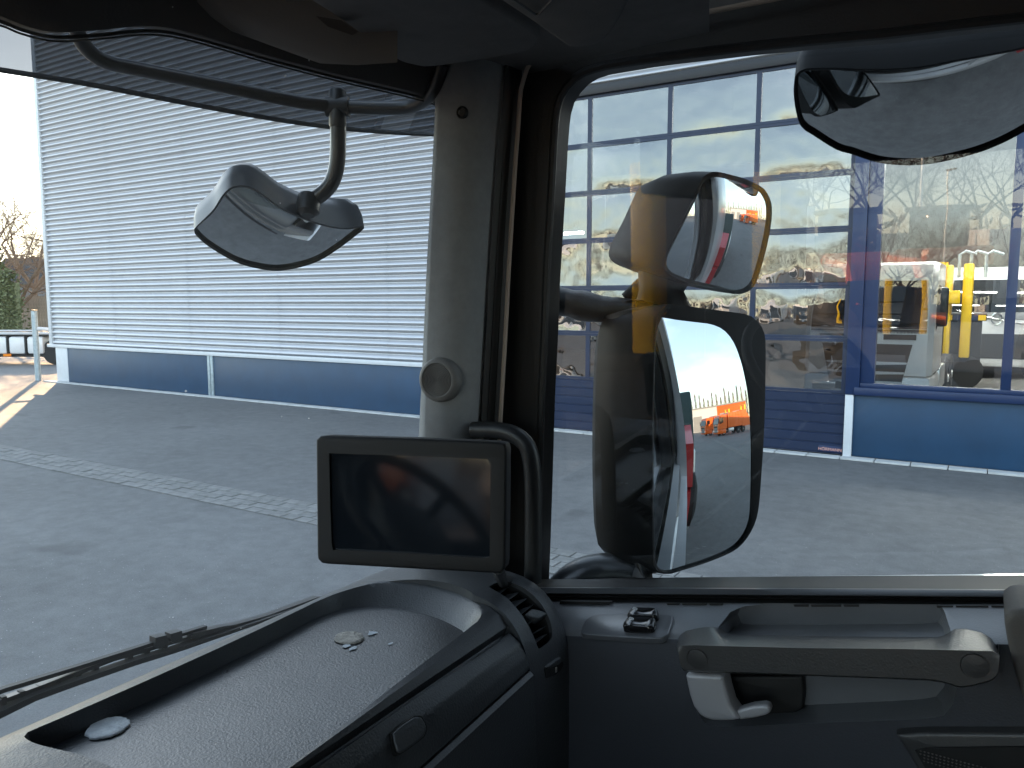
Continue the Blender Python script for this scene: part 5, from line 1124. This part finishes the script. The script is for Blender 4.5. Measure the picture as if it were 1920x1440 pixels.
MB().lathe((1.45, 1.19, 1.62), (0, 1, 0), [(.05, -.04), (.22, -.04), (.22, .05), (.12, .08), (0, .06)], 20).build('hose_drum', TYRE, ob)
MB().box((.9, .6, .75), (9, 1.1, 1.1)).build('chassis', DARK, ob, smooth=0)
MB().box((1.1, .95, .5), (1.7, 1.21, 1.05), bev=.05).build('outrigger', RED, ob)
for x in (-.2, 5.2, 6.5): MB().lathe((x, .95, .5), (0, 1, 0), [(.25, -.2), (.5, -.2), (.5, .16), (.3, .18), (0, .12)], 24).build('wheel', TYRE, ob)

# ---- what the main mirror looks back at
def mirror_ray(px, py):
    o_, d = EYE, ray(px, py).normalized(); ctr = mctr; b = (o_ - ctr).dot(d); c_ = (o_ - ctr).length_squared - 1.12 ** 2; t = -b - math.sqrt(max(0, b * b - c_)); h = o_ + d * t; n_ = (h - ctr).normalized(); return h, d - n_ * 2 * d.dot(n_)
def mirror_ground(px, py):
    h, r_ = mirror_ray(px, py); return h + r_ * (-h.z / r_.z) if r_.z < -1e-3 else h + r_ * 200
def mirror_far(px, py, dist): h, r_ = mirror_ray(px, py); return h + r_.normalized() * dist
mpos = mirror_far(1342, 806, 44); mrear = mirror_far(1396, 803, 48)
hd_ = (mpos - mrear); hd_.z = 0
print('MIRROR', mpos, mrear, mirror_ground(1345, 828), mirror_ray(1285, 795)[1], mirror_ray(1345, 795)[1], mirror_ray(1225, 795)[1], mirror_ray(1400, 600)[1])
t = copy_tree(fleet); t.location = (mpos.x, mpos.y, 0); t.rotation_euler.z = math.atan2(hd_.y, hd_.x); t['label'] = 'orange refuse truck seen whole in the main wing mirror'; t['group'] = 'refuse trucks seen in the mirror'
q = mirror_far(1318, 806, 50); t2 = copy_tree(fleet); t2.location = (q.x, q.y, 0); t2.rotation_euler.z = math.atan2(hd_.y, hd_.x) - .1; t2['label'] = 'orange refuse truck half hidden behind another in the main wing mirror'; t2['group'] = 'refuse trucks seen in the mirror'
qa, qb = mirror_far(1268, 780, 78), mirror_far(1345, 780, 78); qc = mirror_far(1400, 780, 80)
for a, b, m_, lb in ((qa, qb, TRIM, 'pale warehouse beyond the refuse trucks in the wing mirror'), (qb, qc, ORANGE, 'orange clad warehouse end in the wing mirror')):
    d = (b - a); d.z = 0; wh = thing('warehouse', (a.x, a.y, 0), lb, 'warehouse', None, math.atan2(d.y, d.x))
    MB().box((0, 0, 0), (d.length, -12, 6.2)).build('wall', m_, wh, local=True, smooth=0); MB().box((-.2, .2, 6.2), (d.length + .2, -12.2, 6.5)).build('roof_edge', GREYP, wh, local=True, smooth=0)
    for k in range(int(d.length // 5)): MB().box((k * 5 + 1, .02, .1), (k * 5 + 4, .06, 4.2)).build('roller_door', GREYP, wh, local=True, smooth=0)
pop = None
for k in range(22):
    q = mirror_far(1250 + k * 8, 780, 104 + 5 * math.sin(k * 3.1))
    if pop is None:
        pop = thing('poplar_tree', (q.x, q.y, 0), 'slender bare poplar in the row beyond the warehouses', 'tree', 'row of bare poplars'); rnd = random.Random(2); tr_ = MB().tube([(0, 0, 0), (0, 0, 6), (.1, 0, 12)], [.25, .15, .03], 6); tr_.build('trunk', BARK, pop, local=True); cr = MB()
        for i in range(150):
            h_ = 1.5 + 9.5 * rnd.random(); a_ = rnd.uniform(0, 6.28); l_ = (1 - abs(h_ - 5) / 9) * 1.5; cr.tube([(0, 0, h_), (math.cos(a_) * l_ * .5, math.sin(a_) * l_ * .5, h_ + .9), (math.cos(a_) * l_ * .7, math.sin(a_) * l_ * .7, h_ + 2.0)], [.05, .035, .01], 3, caps=False)
        cr.build('crown', BARK, pop, local=True, smooth=0)
    else:
        c_ = copy_tree(pop); c_.location = (q.x, q.y, 0); c_.rotation_euler.z = k; c_.scale = (1, 1, .85 + .3 * ((k * 37) % 10) / 10)
